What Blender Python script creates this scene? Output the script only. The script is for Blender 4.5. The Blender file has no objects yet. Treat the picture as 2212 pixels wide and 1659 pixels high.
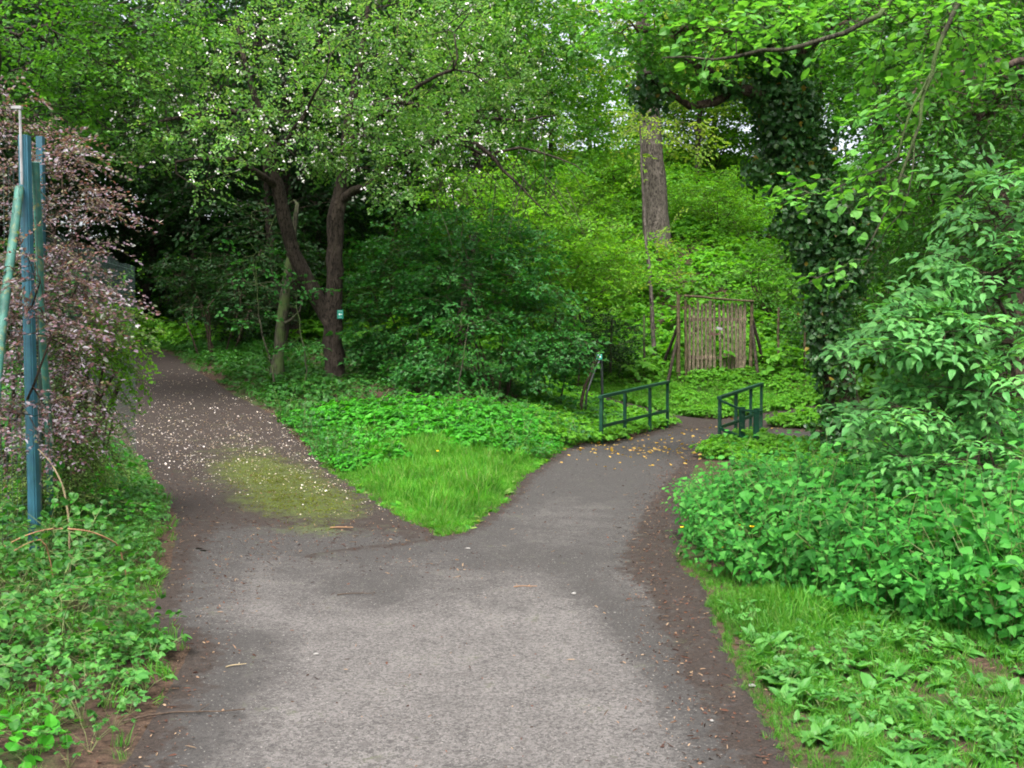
import bpy, math, random
import numpy as np
rng = np.random.default_rng(11)
random.seed(5)
S = bpy.context.scene
C = S.collection

# ------------------------------------------------------------------ camera, sky, sun, exposure
CAM_Z = 1.6
PITCH = math.atan(32/1000)
cam = bpy.data.cameras.new('camera')
cam.sensor_width = 36.0
cam.lens = 36.0*1000/1024
cam.clip_start = 0.05
cam.clip_end = 1500
camo = bpy.data.objects.new('camera', cam)
C.objects.link(camo)
camo.location = (0, 0, CAM_Z)
camo.rotation_euler = (math.pi/2-PITCH, 0, 0)
S.camera = camo

SUN_EL, SUN_AZ = math.radians(62), math.radians(195)
world = bpy.data.worlds.new('World')
S.world = world
world.use_nodes = True
nt = world.node_tree
bg = nt.nodes['Background']
sky = nt.nodes.new('ShaderNodeTexSky')
sky.sky_type = 'NISHITA'
sky.sun_disc = False
sky.sun_elevation = SUN_EL
sky.sun_rotation = SUN_AZ
sky.air_density = 1.0
sky.dust_density = 7.0
sky.ozone_density = 0.6
hs = nt.nodes.new('ShaderNodeHueSaturation')
hs.inputs['Saturation'].default_value = 0.4
nt.links.new(sky.outputs[0], hs.inputs['Color'])
nt.links.new(hs.outputs[0], bg.inputs['Color'])
bg.inputs['Strength'].default_value = 0.15
sl = bpy.data.lights.new('sun', 'SUN')
sl.energy = 1.5
sl.angle = math.radians(25)
sl.color = (1.0, 0.96, 0.9)
so = bpy.data.objects.new('sun', sl)
C.objects.link(so)
so.location = (0, -10, 30)
# light comes from behind the camera, a little from the left
so.rotation_euler = (math.pi/2-SUN_EL, 0, math.radians(-15))
S.view_settings.view_transform = 'Standard'
S.view_settings.look = 'None'
S.view_settings.gamma = 1.0
S.view_settings.exposure = 1.8
S.render.engine = 'CYCLES'
S.cycles.max_bounces = 7
S.cycles.diffuse_bounces = 4
S.cycles.glossy_bounces = 2
S.cycles.transmission_bounces = 4
S.cycles.use_denoising = True
S.render.film_transparent = False
S.cycles.filter_width = 1.9

# ------------------------------------------------------------------ layout helpers
CP, SP = math.cos(PITCH), math.sin(PITCH)
K = 1024/2212.0

def ray(dx, dy):
    u = (dx*K-512)/1000.0
    v = (384-dy*K)/1000.0
    y = CP+v*SP
    z = -SP+v*CP
    return u/y, z/y

def P(dx, dy, Y):
    a, b = ray(dx, dy)
    return np.array([a*Y, Y, CAM_Z+b*Y])

def tag(o, label=None, cat=None, group=None, kind=None):
    if label: o['label'] = label
    if cat: o['category'] = cat
    if group: o['group'] = group
    if kind: o['kind'] = kind
    return o

def thing(name, loc, label, cat, group=None):
    o = bpy.data.objects.new(name, None)
    C.objects.link(o)
    o.empty_display_size = 0.2
    o.location = loc
    return tag(o, label, cat, group)

class MB:
    def __init__(s):
        s.v, s.f, s.m, s.n = [], [], [], 0
    def add(s, V, F, m=0):
        V = np.asarray(V, float).reshape(-1, 3)
        F = np.asarray(F, int)
        if len(F) == 0: return
        s.v.append(V)
        s.f.append(F+s.n)
        s.m.append(np.full(len(F), m) if np.isscalar(m) else np.asarray(m))
        s.n += len(V)
    def build(s, name, mats, parent=None, smooth=False):
        me = bpy.data.meshes.new(name)
        if not isinstance(mats, (list, tuple)): mats = [mats]
        for m in mats: me.materials.append(m)
        o = bpy.data.objects.new(name, me)
        C.objects.link(o)
        V = np.concatenate(s.v)
        if parent is not None:
            o.parent = parent
            V = V-np.array(parent_origin(parent))
        me.vertices.add(len(V))
        me.vertices.foreach_set('co', V.astype(np.float32).ravel())
        li = np.concatenate([f.ravel() for f in s.f]).astype(np.int32)
        sz = np.concatenate([np.full(len(f), f.shape[1]) for f in s.f])
        st = np.concatenate([[0], np.cumsum(sz)[:-1]]).astype(np.int32)
        me.loops.add(len(li))
        me.loops.foreach_set('vertex_index', li)
        me.polygons.add(len(sz))
        me.polygons.foreach_set('loop_start', st)
        me.polygons.foreach_set('material_index', np.concatenate(s.m).astype(np.int32))
        me.polygons.foreach_set('use_smooth', np.full(len(sz), smooth))
        me.update(calc_edges=True)
        return o

def parent_origin(p):
    x, y, z = 0, 0, 0
    while p is not None:
        x += p.location.x; y += p.location.y; z += p.location.z
        p = p.parent
    return (x, y, z)

def nrm(a):
    a = np.asarray(a, float)
    return a/np.maximum(np.linalg.norm(a, axis=-1, keepdims=True), 1e-9)

def tube(mb, pts, rad, sides=6, m=0, cap=True, rough=0.0):
    pts = np.asarray(pts, float)
    n = len(pts)
    rad = np.broadcast_to(np.asarray(rad, float), (n,))
    t = np.empty_like(pts)
    t[1:-1] = pts[2:]-pts[:-2]
    t[0] = pts[1]-pts[0]
    t[-1] = pts[-1]-pts[-2]
    t = nrm(t)
    ref = np.array([0.31, 0.95, 0.05]) if abs(t[0][2]) > 0.7 else np.array([0.05, 0.1, 1.0])
    a = nrm(np.cross(t, ref))
    b = np.cross(t, a)
    th = np.arange(sides)*2*math.pi/sides
    R = rad[:, None]*np.ones(sides)
    if rough: R = R*(1+rough*rng.normal(size=R.shape))
    V = pts[:, None, :]+R[:, :, None]*(np.cos(th)[None, :, None]*a[:, None, :]+np.sin(th)[None, :, None]*b[:, None, :])
    i = np.arange(n-1)[:, None]*sides
    j = np.arange(sides)[None, :]
    k = (j+1) % sides
    F = np.stack([i+j, i+k, i+sides+k, i+sides+j], -1).reshape(-1, 4)
    mb.add(V.reshape(-1, 3), F, m)
    if cap:
        mb.add(V[-1], [list(range(sides))], m)
        mb.add(V[0], [list(range(sides))[::-1]], m)

def box(mb, c, d, R=None, m=0):
    c = np.asarray(c, float); d = np.asarray(d, float)/2
    s = np.array([[x, y, z] for x in (-1, 1) for y in (-1, 1) for z in (-1, 1)], float)*d
    if R is not None: s = s@np.asarray(R).T
    F = [[0, 1, 3, 2], [4, 6, 7, 5], [0, 4, 5, 1], [2, 3, 7, 6], [0, 2, 6, 4], [1, 5, 7, 3]]
    mb.add(s+c, F, m)

def bar(mb, p, q, w, h, up=(0, 0, 1), m=0):
    p = np.asarray(p, float); q = np.asarray(q, float)
    x = nrm(q-p)
    y = nrm(np.cross(np.asarray(up, float), x))
    z = np.cross(x, y)
    box(mb, (p+q)/2, (np.linalg.norm(q-p), w, h), np.stack([x, y, z], 1), m)

def smooth_poly(pts, step=0.25, jit=0.0):
    """Catmull-Rom through rows (x, y, z, r)."""
    p = np.asarray(pts, float)
    q = np.vstack([2*p[0]-p[1], p, 2*p[-1]-p[-2]])
    out = []
    for i in range(1, len(q)-2):
        n = max(1, int(np.linalg.norm(q[i+1][:3]-q[i][:3])/step))
        for k in range(n):
            t = k/n
            out.append(0.5*(2*q[i]+(q[i+1]-q[i-1])*t+(2*q[i-1]-5*q[i]+4*q[i+1]-q[i+2])*t*t+(-q[i-1]+3*q[i]-3*q[i+1]+q[i+2])*t**3))
    out.append(p[-1])
    out = np.array(out)
    if jit: out[1:-1, :3] += rng.normal(size=(len(out)-2, 3))*jit
    out[:, 3] = np.maximum(out[:, 3], 0.002)
    return out

# ------------------------------------------------------------------ paths and terrain
MAIN = np.array([(-.25, 0, 1.35), (-.2, 3.9, 1.28), (-.28, 5.4, 1.42), (-.3, 6.8, 1.6), (.42, 8.3, .95), (.8, 10.2, .9), (1.08, 11.9, .98),
                 (1.68, 14.4, .95), (2.5, 17, .95), (4.3, 21, .97), (4.9, 22.6, 1.0)], float)
MAIN_R = np.array([(4.6, 22.4, .9), (6.3, 23.3, .8), (8, 23.9, .7), (12, 24.6, .6)], float)
MAIN_D = np.array([(4.6, 21.2, .8), (5.6, 18.6, .9), (6.2, 16.5, .7)], float)
MAIN_L = np.array([(4.6, 22.6, .9), (2.8, 23.9, .7), (1.2, 24.8, .45), (-.5, 25.2, .3)], float)
SIDE = np.array([(-1.0, 6.3, 1.2), (-1.4, 7.6, 1.12), (-2.15, 9.5, 1.0), (-3.3, 12.3, 1.05), (-5.0, 16, 1.2), (-6.7, 19, 1.2), (-8.2, 21.5, 1.25),
                 (-10, 25, 1.3), (-13, 30, 1.3)], float)

def sd_poly(X, Y, poly):
    X = np.asarray(X, float); Y = np.asarray(Y, float)
    best = np.full(X.shape, 1e9)
    for a, b in zip(poly[:-1], poly[1:]):
        dx, dy = b[0]-a[0], b[1]-a[1]
        t = np.clip(((X-a[0])*dx+(Y-a[1])*dy)/(dx*dx+dy*dy), 0, 1)
        d = np.hypot(X-a[0]-t*dx, Y-a[1]-t*dy)-(a[2]+t*(b[2]-a[2]))
        best = np.minimum(best, d)
    return best

def sd_main(X, Y):
    return np.minimum.reduce([sd_poly(X, Y, p) for p in (MAIN, MAIN_R, MAIN_D, MAIN_L)])
def sd_side(X, Y):
    return sd_poly(X, Y, SIDE)
def sd_all(X, Y):
    return np.minimum(sd_main(X, Y), sd_side(X, Y))

CTRL = np.array([
 (-30, -8, .6), (30, -8, .6), (-12, -6, .3), (0, -6, 0), (12, -6, .3), (-8, 2, .35), (-2.5, 3, .03), (0, 3, 0), (2, 3, 0), (3.5, 3, .06), (8, 2, .3),
 (-9, 7, .6), (-3.4, 7, .14), (-1.5, 7, 0), (0, 8, 0), (2.2, 8, .02), (4, 8, .08), (9, 8, .4), (-20, 8, 1), (20, 8, 1),
 (-3.4, 12.5, .03), (-5.2, 12, .25), (-9, 12, .7), (-1.2, 12, .12), (1, 12, 0), (3, 12, .05), (6, 12, .1), (10, 12, .4),
 (-5.1, 16, .42), (-7.5, 16, .7), (-3.3, 16, .5), (-1, 16, .6), (.4, 16, .4), (1.3, 15.5, .08), (2, 15.2, .02), (3.5, 17, 0), (1.5, 17, .02),
 (5, 14.5, .02), (7, 15, .1), (10, 16, .4), (-6.4, 19, .83), (-5.3, 19, .8), (-3.35, 19, 1.0), (-.8, 19, .9), (.6, 19.5, .5), (1.4, 20, .3),
 (2.4, 19, -.02), (3.4, 21, -.02), (5.3, 21, 0), (7, 20, .08), (-8, 21.5, 1.17), (-9.9, 25, 1.55), (-13, 30, 1.75), (-6, 25, 1.6), (-3, 24, 1.6), (0, 24, 1.0),
 (2.5, 24, .3), (4.5, 24.3, .1), (6.5, 24, .15), (9, 24, .3), (14, 24, .8), (20, 24, 1.5), (-20, 20, 1.5),
 (1.5, 27, 1.1), (4.4, 27, .95), (6.5, 27, .95), (10, 27, 1.1), (5.7, 38, 5.4), (0, 36, 4.3), (-4, 36, 3.3), (-10, 36, 2.3), (-20, 36, 2.3),
 (10, 36, 4.0), (18, 36, 4), (6, 50, 10), (-5, 50, 8), (-18, 50, 4), (18, 50, 8), (35, 50, 8), (-35, 50, 4),
 (0, 80, 17), (-40, 80, 9), (40, 80, 15), (6, 65, 14), (-60, 30, 3), (60, 30, 5), (-120, 0, 3), (120, 0, 5), (0, -120, 0), (0, 180, 24), (-120, 150, 16), (120, 150, 20)], float)

def _tps():
    p = CTRL[:, :2]
    r2 = ((p[:, None]-p[None])**2).sum(-1)
    Kk = np.where(r2 > 0, .5*r2*np.log(np.maximum(r2, 1e-12)), 0)+np.eye(len(p))*.05
    Pm = np.hstack([np.ones((len(p), 1)), p])
    A = np.block([[Kk, Pm], [Pm.T, np.zeros((3, 3))]])
    return np.linalg.solve(A, np.concatenate([CTRL[:, 2], np.zeros(3)]))
TW = _tps()

def base_height(X, Y):
    X = np.asarray(X, float); Y = np.asarray(Y, float)
    sh = X.shape
    x, y = X.ravel(), Y.ravel()
    out = np.empty(len(x))
    for s in range(0, len(x), 40000):
        e = s+40000
        r2 = (x[s:e, None]-CTRL[None, :, 0])**2+(y[s:e, None]-CTRL[None, :, 1])**2
        U = np.where(r2 > 0, .5*r2*np.log(np.maximum(r2, 1e-12)), 0)
        out[s:e] = U@TW[:-3]+TW[-3]+TW[-2]*x[s:e]+TW[-1]*y[s:e]
    return np.clip(out, -2, 40).reshape(sh)

def bumps(X, Y):
    return .018*np.sin(3.1*X+1.3*Y)+.014*np.sin(5.7*Y-2.2*X+1)+.01*np.sin(9*X+7*Y)

def height(X, Y):
    h = base_height(X, Y)
    d = sd_all(X, Y)
    off = np.clip((d-.05)/.5, 0, 1)
    return h+bumps(X, Y)*off*1.4

def H(x, y):
    return float(height(np.array([x]), np.array([y]))[0])

def on(dx, dy, Y):
    """point under the sight line at depth Y, dropped on the ground"""
    p = P(dx, dy, Y)
    p[2] = H(p[0], p[1])
    return p

# ------------------------------------------------------------------ materials
def mat(name):
    m = bpy.data.materials.new(name)
    m.use_nodes = True
    t = m.node_tree
    b = t.nodes['Principled BSDF']
    return m, t, b

def N(t, typ, **kw):
    n = t.nodes.new(typ)
    for k, v in kw.items(): setattr(n, k, v)
    return n

def ramp(t, stops, interp='LINEAR'):
    r = N(t, 'ShaderNodeValToRGB')
    r.color_ramp.interpolation = interp
    e = r.color_ramp.elements
    e[0].position, e[0].color = stops[0][0], (*stops[0][1], 1)
    e[1].position, e[1].color = stops[-1][0], (*stops[-1][1], 1)
    for p, c in stops[1:-1]:
        x = e.new(p)
        x.color = (*c, 1)
    return r

def mix(t, fac, a, b):
    m = N(t, 'ShaderNodeMix', data_type='RGBA')
    for sock, v in ((m.inputs[0], fac), (m.inputs[6], a), (m.inputs[7], b)):
        if hasattr(v, 'is_linked') or hasattr(v, 'links'): t.links.new(v, sock)
        elif isinstance(v, (int, float)): sock.default_value = v
        else: sock.default_value = (*v, 1)
    return m.outputs[2]

def noise(t, scale, detail=4, rough=.6, vec=None, dist=0.0):
    n = N(t, 'ShaderNodeTexNoise')
    n.inputs['Scale'].default_value = scale
    n.inputs['Detail'].default_value = detail
    n.inputs['Roughness'].default_value = rough
    n.inputs['Distortion'].default_value = dist
    if vec is not None: t.links.new(vec, n.inputs['Vector'])
    return n.outputs['Fac']

def thr(t, v, lo, hi):
    r = N(t, 'ShaderNodeMapRange', interpolation_type='SMOOTHSTEP')
    r.inputs[1].default_value, r.inputs[2].default_value = lo, hi
    t.links.new(v, r.inputs[0])
    return r.outputs[0]

def pos(t):
    return N(t, 'ShaderNodeNewGeometry').outputs['Position']

def leaf_mat(name, cols, trans=.35, rough=.42, spec=.35, big=.7, yellow=1.0, rare=False):
    """cols: list of linear colours spread over the leaves at random"""
    m, t, b = mat(name)
    g = N(t, 'ShaderNodeNewGeometry')
    st = [(i/(len(cols)-1), c) for i, c in enumerate(cols)] if not rare else [(i/(len(cols)-2)*.98, c) for i, c in enumerate(cols[:-1])]+[(.984, cols[-1])]
    r = ramp(t, st)
    t.links.new(g.outputs['Random Per Island'], r.inputs[0])
    nz = noise(t, big, 3, .55, g.outputs['Position'])
    hs = N(t, 'ShaderNodeHueSaturation')
    mr = N(t, 'ShaderNodeMapRange')
    mr.inputs[1].default_value, mr.inputs[2].default_value = .3, .7
    mr.inputs[3].default_value, mr.inputs[4].default_value = .7, 1.3
    t.links.new(nz, mr.inputs[0])
    t.links.new(mr.outputs[0], hs.inputs['Value'])
    t.links.new(r.outputs[0], hs.inputs['Color'])
    t.links.new(hs.outputs[0], b.inputs['Base Color'])
    b.inputs['Roughness'].default_value = rough
    b.inputs['Specular IOR Level'].default_value = spec
    tr = N(t, 'ShaderNodeBsdfTranslucent')
    tc = N(t, 'ShaderNodeMix', data_type='RGBA', blend_type='MULTIPLY')
    tc.inputs[0].default_value = 1.0
    tc.inputs[7].default_value = (1.9*yellow, 1.75, .8, 1)
    t.links.new(hs.outputs[0], tc.inputs[6])
    t.links.new(tc.outputs[2], tr.inputs['Color'])
    ms = N(t, 'ShaderNodeMixShader')
    ms.inputs[0].default_value = trans
    t.links.new(b.outputs[0], ms.inputs[1])
    t.links.new(tr.outputs[0], ms.inputs[2])
    t.links.new(ms.outputs[0], t.nodes['Material Output'].inputs['Surface'])
    return m

def bark_mat(name, c1, c2, moss=None, scale=14, mossy=.5):
    m, t, b = mat(name)
    p = pos(t)
    mp = N(t, 'ShaderNodeMapping')
    mp.inputs['Scale'].default_value = (1, 1, .3)
    t.links.new(p, mp.inputs[0])
    n1 = noise(t, scale, 6, .7, mp.outputs[0], .6)
    n2 = noise(t, scale*3.1, 4, .7, mp.outputs[0])
    col = mix(t, thr(t, n1, .35, .65), c1, c2)
    col = mix(t, thr(t, n2, .46, .62), col, tuple(x*.3 for x in c1))
    col = mix(t, thr(t, noise(t, 5, 4, .7, p), .55, .7), col, tuple(x*1.35 for x in c2))
    if moss:
        col = mix(t, thr(t, noise(t, 2.2, 4, .6, p), mossy, mossy+.16), col, moss)
    t.links.new(col, b.inputs['Base Color'])
    b.inputs['Roughness'].default_value = .9
    b.inputs['Specular IOR Level'].default_value = .15
    bp = N(t, 'ShaderNodeBump')
    bp.inputs['Strength'].default_value = 1.0
    bp.inputs['Distance'].default_value = .06
    t.links.new(n1, bp.inputs['Height'])
    t.links.new(bp.outputs[0], b.inputs['Normal'])
    return m

def plain(name, col, rough=.6, spec=.4, var=.25, scale=8, metal=0.0, dirt=None):
    m, t, b = mat(name)
    n1 = noise(t, scale, 5, .65, pos(t))
    c = mix(t, thr(t, n1, .3, .7), tuple(x*(1-var) for x in col), tuple(min(1, x*(1+var)) for x in col))
    if dirt: c = mix(t, thr(t, noise(t, scale*2.3, 5, .7, pos(t)), .52, .68), c, dirt)
    t.links.new(c, b.inputs['Base Color'])
    b.inputs['Roughness'].default_value = rough
    b.inputs['Specular IOR Level'].default_value = spec
    b.inputs['Metallic'].default_value = metal
    return m

M = {}
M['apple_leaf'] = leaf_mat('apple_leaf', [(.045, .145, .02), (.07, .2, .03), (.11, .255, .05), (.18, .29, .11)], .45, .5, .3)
M['dark_leaf'] = leaf_mat('dark_leaf', [(.005, .024, .005), (.008, .036, .007), (.015, .055, .009)], .3, .55, .2)  # dark foliage, its colour lowered further to stand in for canopy shade
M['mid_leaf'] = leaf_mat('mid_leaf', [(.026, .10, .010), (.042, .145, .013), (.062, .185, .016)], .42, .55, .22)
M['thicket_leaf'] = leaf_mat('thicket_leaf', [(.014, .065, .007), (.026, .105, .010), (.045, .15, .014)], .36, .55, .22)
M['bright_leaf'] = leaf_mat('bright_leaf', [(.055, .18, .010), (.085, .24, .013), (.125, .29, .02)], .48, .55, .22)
M['yellow_leaf_tree'] = leaf_mat('yellow_green_leaf', [(.10, .2, .02), (.15, .27, .03), (.21, .28, .05)], .48, .55, .22)
M['bush_leaf'] = leaf_mat('bush_leaf', [(.012, .08, .012), (.021, .115, .017), (.038, .155, .024)], .33, .5, .3)
M['elder_leaf'] = leaf_mat('elder_leaf', [(.05, .19, .045), (.08, .25, .065), (.12, .31, .08)], .34, .5, .25, .9)
M['linden_leaf'] = leaf_mat('linden_leaf', [(.04, .16, .018), (.065, .21, .026), (.10, .27, .045)], .45, .5, .3)
M['ivy_leaf'] = leaf_mat('ivy_leaf', [(.012, .055, .011), (.02, .08, .016), (.034, .11, .022), (.018, .065, .014), (.024, .075, .014), (.036, .085, .014), (.16, .12, .012)], .2, .4, .4, rare=True)
M['purple_leaf'] = leaf_mat('purple_leaf', [(.05, .055, .035), (.10, .06, .085), (.15, .11, .15), (.16, .07, .07), (.11, .075, .09), (.3, .27, .32), (.07, .12, .025)], .3, .45, .4)
M['cotone_leaf'] = leaf_mat('small_green_leaf', [(.05, .12, .018), (.085, .17, .025), (.14, .22, .05)], .36, .45, .35)
M['bramble_leaf'] = leaf_mat('bramble_leaf', [(.016, .085, .012), (.032, .135, .017), (.06, .19, .026)], .34, .5, .3, 1.3)
M['cover_leaf'] = leaf_mat('cover_leaf', [(.024, .16, .010), (.036, .21, .013), (.055, .26, .018)], .36, .5, .22, 1.6)
M['nettle_leaf'] = leaf_mat('nettle_leaf', [(.012, .085, .010), (.022, .135, .016), (.036, .185, .022), (.07, .24, .04)], .34, .55, .14, 1.3)
M['slope_leaf'] = leaf_mat('slope_leaf', [(.045, .165, .011), (.07, .225, .015), (.10, .27, .02)], .45, .55, .22, .35)
M['wood_floor_leaf'] = leaf_mat('wood_floor_leaf', [(.014, .07, .010), (.024, .105, .014), (.04, .145, .02)], .36, .5, .28)  # shade of the wood is put into this darkened undergrowth colour
M['grass'] = leaf_mat('grass_blade', [(.022, .12, .008), (.038, .175, .010), (.058, .225, .013), (.08, .25, .016), (.17, .22, .07)], .38, .55, .18, 1.8)
M['grass_dry'] = leaf_mat('grass_mixed', [(.024, .13, .008), (.04, .18, .011), (.065, .225, .016), (.12, .22, .045)], .42, .5, .25, 1.3)
M['weed_leaf'] = leaf_mat('weed_leaf', [(.03, .13, .02), (.052, .18, .03), (.08, .225, .045)], .38, .5, .3, 1.5)
M['blossom'] = plain('blossom_white', (.78, .74, .74), .7, .2, .08)
M['petal'] = leaf_mat('petal_white', [(.30, .22, .17), (.42, .34, .28), (.6, .54, .5), (.66, .62, .62), (.36, .27, .2), (.7, .68, .68)], .2, .7, .2)
M['fallen_yellow'] = leaf_mat('fallen_yellow', [(.30, .18, .02), (.40, .25, .03), (.36, .25, .07), (.18, .09, .025)], .15, .6, .3)
M['moss'] = leaf_mat('moss_tuft', [(.045, .07, .006), (.08, .11, .010), (.12, .14, .014), (.07, .05, .02)], .3, .7, .1, 2.0)
M['litter'] = leaf_mat('litter_brown', [(.03, .013, .009), (.07, .03, .019), (.11, .05, .03), (.02, .012, .009), (.16, .095, .06), (.24, .17, .11)], .05, .8, .2)
M['bark_apple'] = bark_mat('bark_apple', (.026, .02, .0155), (.056, .044, .034), (.03, .04, .012), 12, .6)
M['bark_dark'] = bark_mat('bark_dark', (.025, .02, .016), (.05, .04, .03), (.03, .045, .015), 12, .6)
M['bark_grey'] = bark_mat('bark_grey', (.07, .06, .05), (.125, .108, .094), (.07, .09, .035), 7, .6)
M['bark_brown'] = bark_mat('bark_brown', (.04, .028, .02), (.08, .057, .042), (.05, .07, .02), 12, .62)
M['bark_moss'] = bark_mat('bark_moss', (.035, .034, .022), (.07, .066, .045), (.06, .09, .03), 10, .45)
M['stem'] = plain('plant_stem', (.09, .12, .035), .6, .3)
M['cane'] = plain('cane_stem', (.24, .19, .11), .6, .3)
M['red_cane'] = plain('red_cane', (.22, .12, .06), .6, .3)
M['rail_green'] = plain('rail_green_paint', (.003, .034, .017), .55, .25, .3, 5, 0, (.02, .05, .03))
M['blue_paint'] = plain('blue_green_paint', (.018, .085, .12), .5, .4, .25, 6, 0, (.02, .1, .1))
M['teal_paint'] = plain('weathered_teal_paint', (.03, .11, .085), .6, .3, .3, 9, 0, (.14, .15, .055))
M['wire'] = plain('wire', (.04, .07, .06), .5, .4)
M['galv'] = plain('galvanised', (.22, .22, .22), .4, .5)
M['picket'] = bark_mat('picket_wood', (.10, .082, .056), (.175, .143, .10), (.07, .08, .035), 20, .62)
M['pole_wood'] = bark_mat('pole_wood', (.06, .048, .028), (.115, .092, .055), (.05, .06, .02), 16, .6)
M['dark_metal'] = plain('dark_metal', (.012, .016, .015), .5, .4)
M['rusty'] = plain('rusty_metal', (.06, .035, .025), .7, .3)
M['sign_green'] = plain('sign_green', (.01, .26, .19), .4, .4, .08)
M['sign_white'] = plain('sign_white', (.8, .82, .8), .45, .4, .04)
M['flower_yellow'] = plain('flower_yellow', (.75, .5, .01), .6, .3, .1)
M['stone_pale'] = plain('stone_pale', (.17, .165, .155), .8, .3, .2, 60)
M['twig_bark'] = plain('twig_bark', (.05, .035, .025), .85, .2, .35, 60)

def ground_material():
    m, t, b = mat('soil')
    p = pos(t)
    n1 = noise(t, 1.1, 5, .6, p)
    n2 = noise(t, 26, 5, .7, p)
    n3 = noise(t, 90, 3, .7, p)
    c = mix(t, thr(t, n2, .35, .66), (.022, .014, .010), (.06, .038, .026))
    c = mix(t, thr(t, n3, .58, .72), c, (.12, .085, .055))
    c = mix(t, thr(t, n1, .5, .62), c, (.026, .05, .012))
    t.links.new(c, b.inputs['Base Color'])
    b.inputs['Roughness'].default_value = .95
    b.inputs['Specular IOR Level'].default_value = .15
    bp = N(t, 'ShaderNodeBump')
    bp.inputs['Strength'].default_value = .8
    bp.inputs['Distance'].default_value = .02
    t.links.new(n2, bp.inputs['Height'])
    t.links.new(bp.outputs[0], b.inputs['Normal'])
    return m

def path_material():
    """vertex masks: R asphalt showing, G moss growing on it, B how pale and worn the asphalt is"""
    m, t, b = mat('path_surface')
    p = pos(t)
    at = N(t, 'ShaderNodeAttribute', attribute_name='mask')
    sep = N(t, 'ShaderNodeSeparateColor')
    t.links.new(at.outputs['Color'], sep.inputs[0])
    ms = N(t, 'ShaderNodeMapping')
    ms.inputs['Scale'].default_value = (1, 1.0, 1)
    t.links.new(p, ms.inputs[0])
    nb = noise(t, 2.6, 6, .65, p, .4)
    nm = noise(t, 11, 5, .7, p)
    nh = noise(t, 34, 4, .75, p, .5)
    nf = noise(t, 55, 4, .75, ms.outputs[0], .8)
    ng = noise(t, 260, 2, .6, p)
    # add noise to a mask and threshold it
    def mask(ch, amp_b, amp_m, lo, hi):
        a = N(t, 'ShaderNodeMath', operation='MULTIPLY_ADD')
        t.links.new(nb, a.inputs[0]); a.inputs[1].default_value = amp_b; t.links.new(sep.outputs[ch], a.inputs[2])
        c = N(t, 'ShaderNodeMath', operation='MULTIPLY_ADD')
        t.links.new(nm, c.inputs[0]); c.inputs[1].default_value = amp_m; t.links.new(a.outputs[0], c.inputs[2])
        e = N(t, 'ShaderNodeMath', operation='MULTIPLY_ADD')
        t.links.new(nh, e.inputs[0]); e.inputs[1].default_value = amp_m*.7; t.links.new(c.outputs[0], e.inputs[2])
        return thr(t, e.outputs[0], lo+amp_m*.35, hi+amp_m*.35)
    pale = mask(2, 1.2, 1.4, 1.5, 2.65)
    asp_d = mix(t, thr(t, ng, .35, .7), (.028, .026, .0245), (.047, .044, .0415))
    asp_l = mix(t, thr(t, ng, .3, .7), (.088, .082, .078), (.138, .129, .123))
    asp = mix(t, pale, asp_d, asp_l)
    asp = mix(t, thr(t, nf, .47, .57), asp, mix(t, pale, (.024, .0225, .0215), (.046, .043, .041)))
    asp = mix(t, thr(t, noise(t, 75, 2, .5, p), .66, .70), asp, (.17, .16, .15))
    asp = mix(t, thr(t, nm, .5, .72), asp, mix(t, pale, (.03, .028, .027), (.055, .05, .048)))
    asp = mix(t, thr(t, noise(t, 140, 2, .6, p), .69, .74), asp, (.12, .075, .05))
    soil = mix(t, thr(t, nf, .36, .64), (.0105, .0078, .0065), (.028, .02, .016))
    soil = mix(t, thr(t, noise(t, 120, 3, .7, p), .60, .70), soil, (.085, .06, .045))
    soil = mix(t, thr(t, nm, .5, .7), soil, (.034, .029, .027))
    a = mask(0, .9, 1.3, 1.42, 1.78)
    c = mix(t, a, soil, asp)
    moss_c = mix(t, nf, (.018, .03, .004), (.085, .12, .011))
    mo = mask(1, 1.4, 1.0, 1.35, 1.95)
    mo2 = N(t, 'ShaderNodeMath', operation='MULTIPLY')
    t.links.new(mo, mo2.inputs[0]); t.links.new(thr(t, nf, .40, .58), mo2.inputs[1])
    c = mix(t, mo2.outputs[0], c, moss_c)
    t.links.new(c, b.inputs['Base Color'])
    b.inputs['Roughness'].default_value = .9
    b.inputs['Specular IOR Level'].default_value = .25
    bp = N(t, 'ShaderNodeBump')
    bp.inputs['Strength'].default_value = .55
    bp.inputs['Distance'].default_value = .012
    t.links.new(nf, bp.inputs['Height'])
    t.links.new(bp.outputs[0], b.inputs['Normal'])
    return m
M['ground'] = ground_material()
M['path'] = path_material()

# ------------------------------------------------------------------ ground and path sheets
def axis(a, b, fine_a, fine_b, fine, grow=1.18, top=12):
    xs = list(np.arange(fine_a, fine_b+1e-6, fine))
    s = fine
    while xs[-1] < b:
        s = min(s*grow, top); xs.append(xs[-1]+s)
    s = fine
    lo = []
    x = fine_a
    while x > a:
        s = min(s*grow, top); x -= s; lo.append(x)
    return np.array(lo[::-1]+xs)

def build_ground():
    xs = axis(-160, 160, -8, 8, .09)
    ys = axis(-80, 220, 1.5, 27, .09)
    X, Y = np.meshgrid(xs, ys)
    Z = height(X, Y)
    d = sd_all(X, Y)
    Z = Z-.06*np.clip((-d-.12)/.15, 0, 1)
    V = np.stack([X, Y, Z], -1).reshape(-1, 3)
    nx = len(xs)
    i = (np.arange(len(ys)-1)[:, None]*nx+np.arange(nx-1)[None]).ravel()
    mb = MB()
    mb.add(V, np.stack([i, i+1, i+nx+1, i+nx], 1))
    o = mb.build('ground', M['ground'], smooth=True)
    tag(o, 'brown woodland soil rising from the paths up to the hillside', 'ground', kind='structure')

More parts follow.
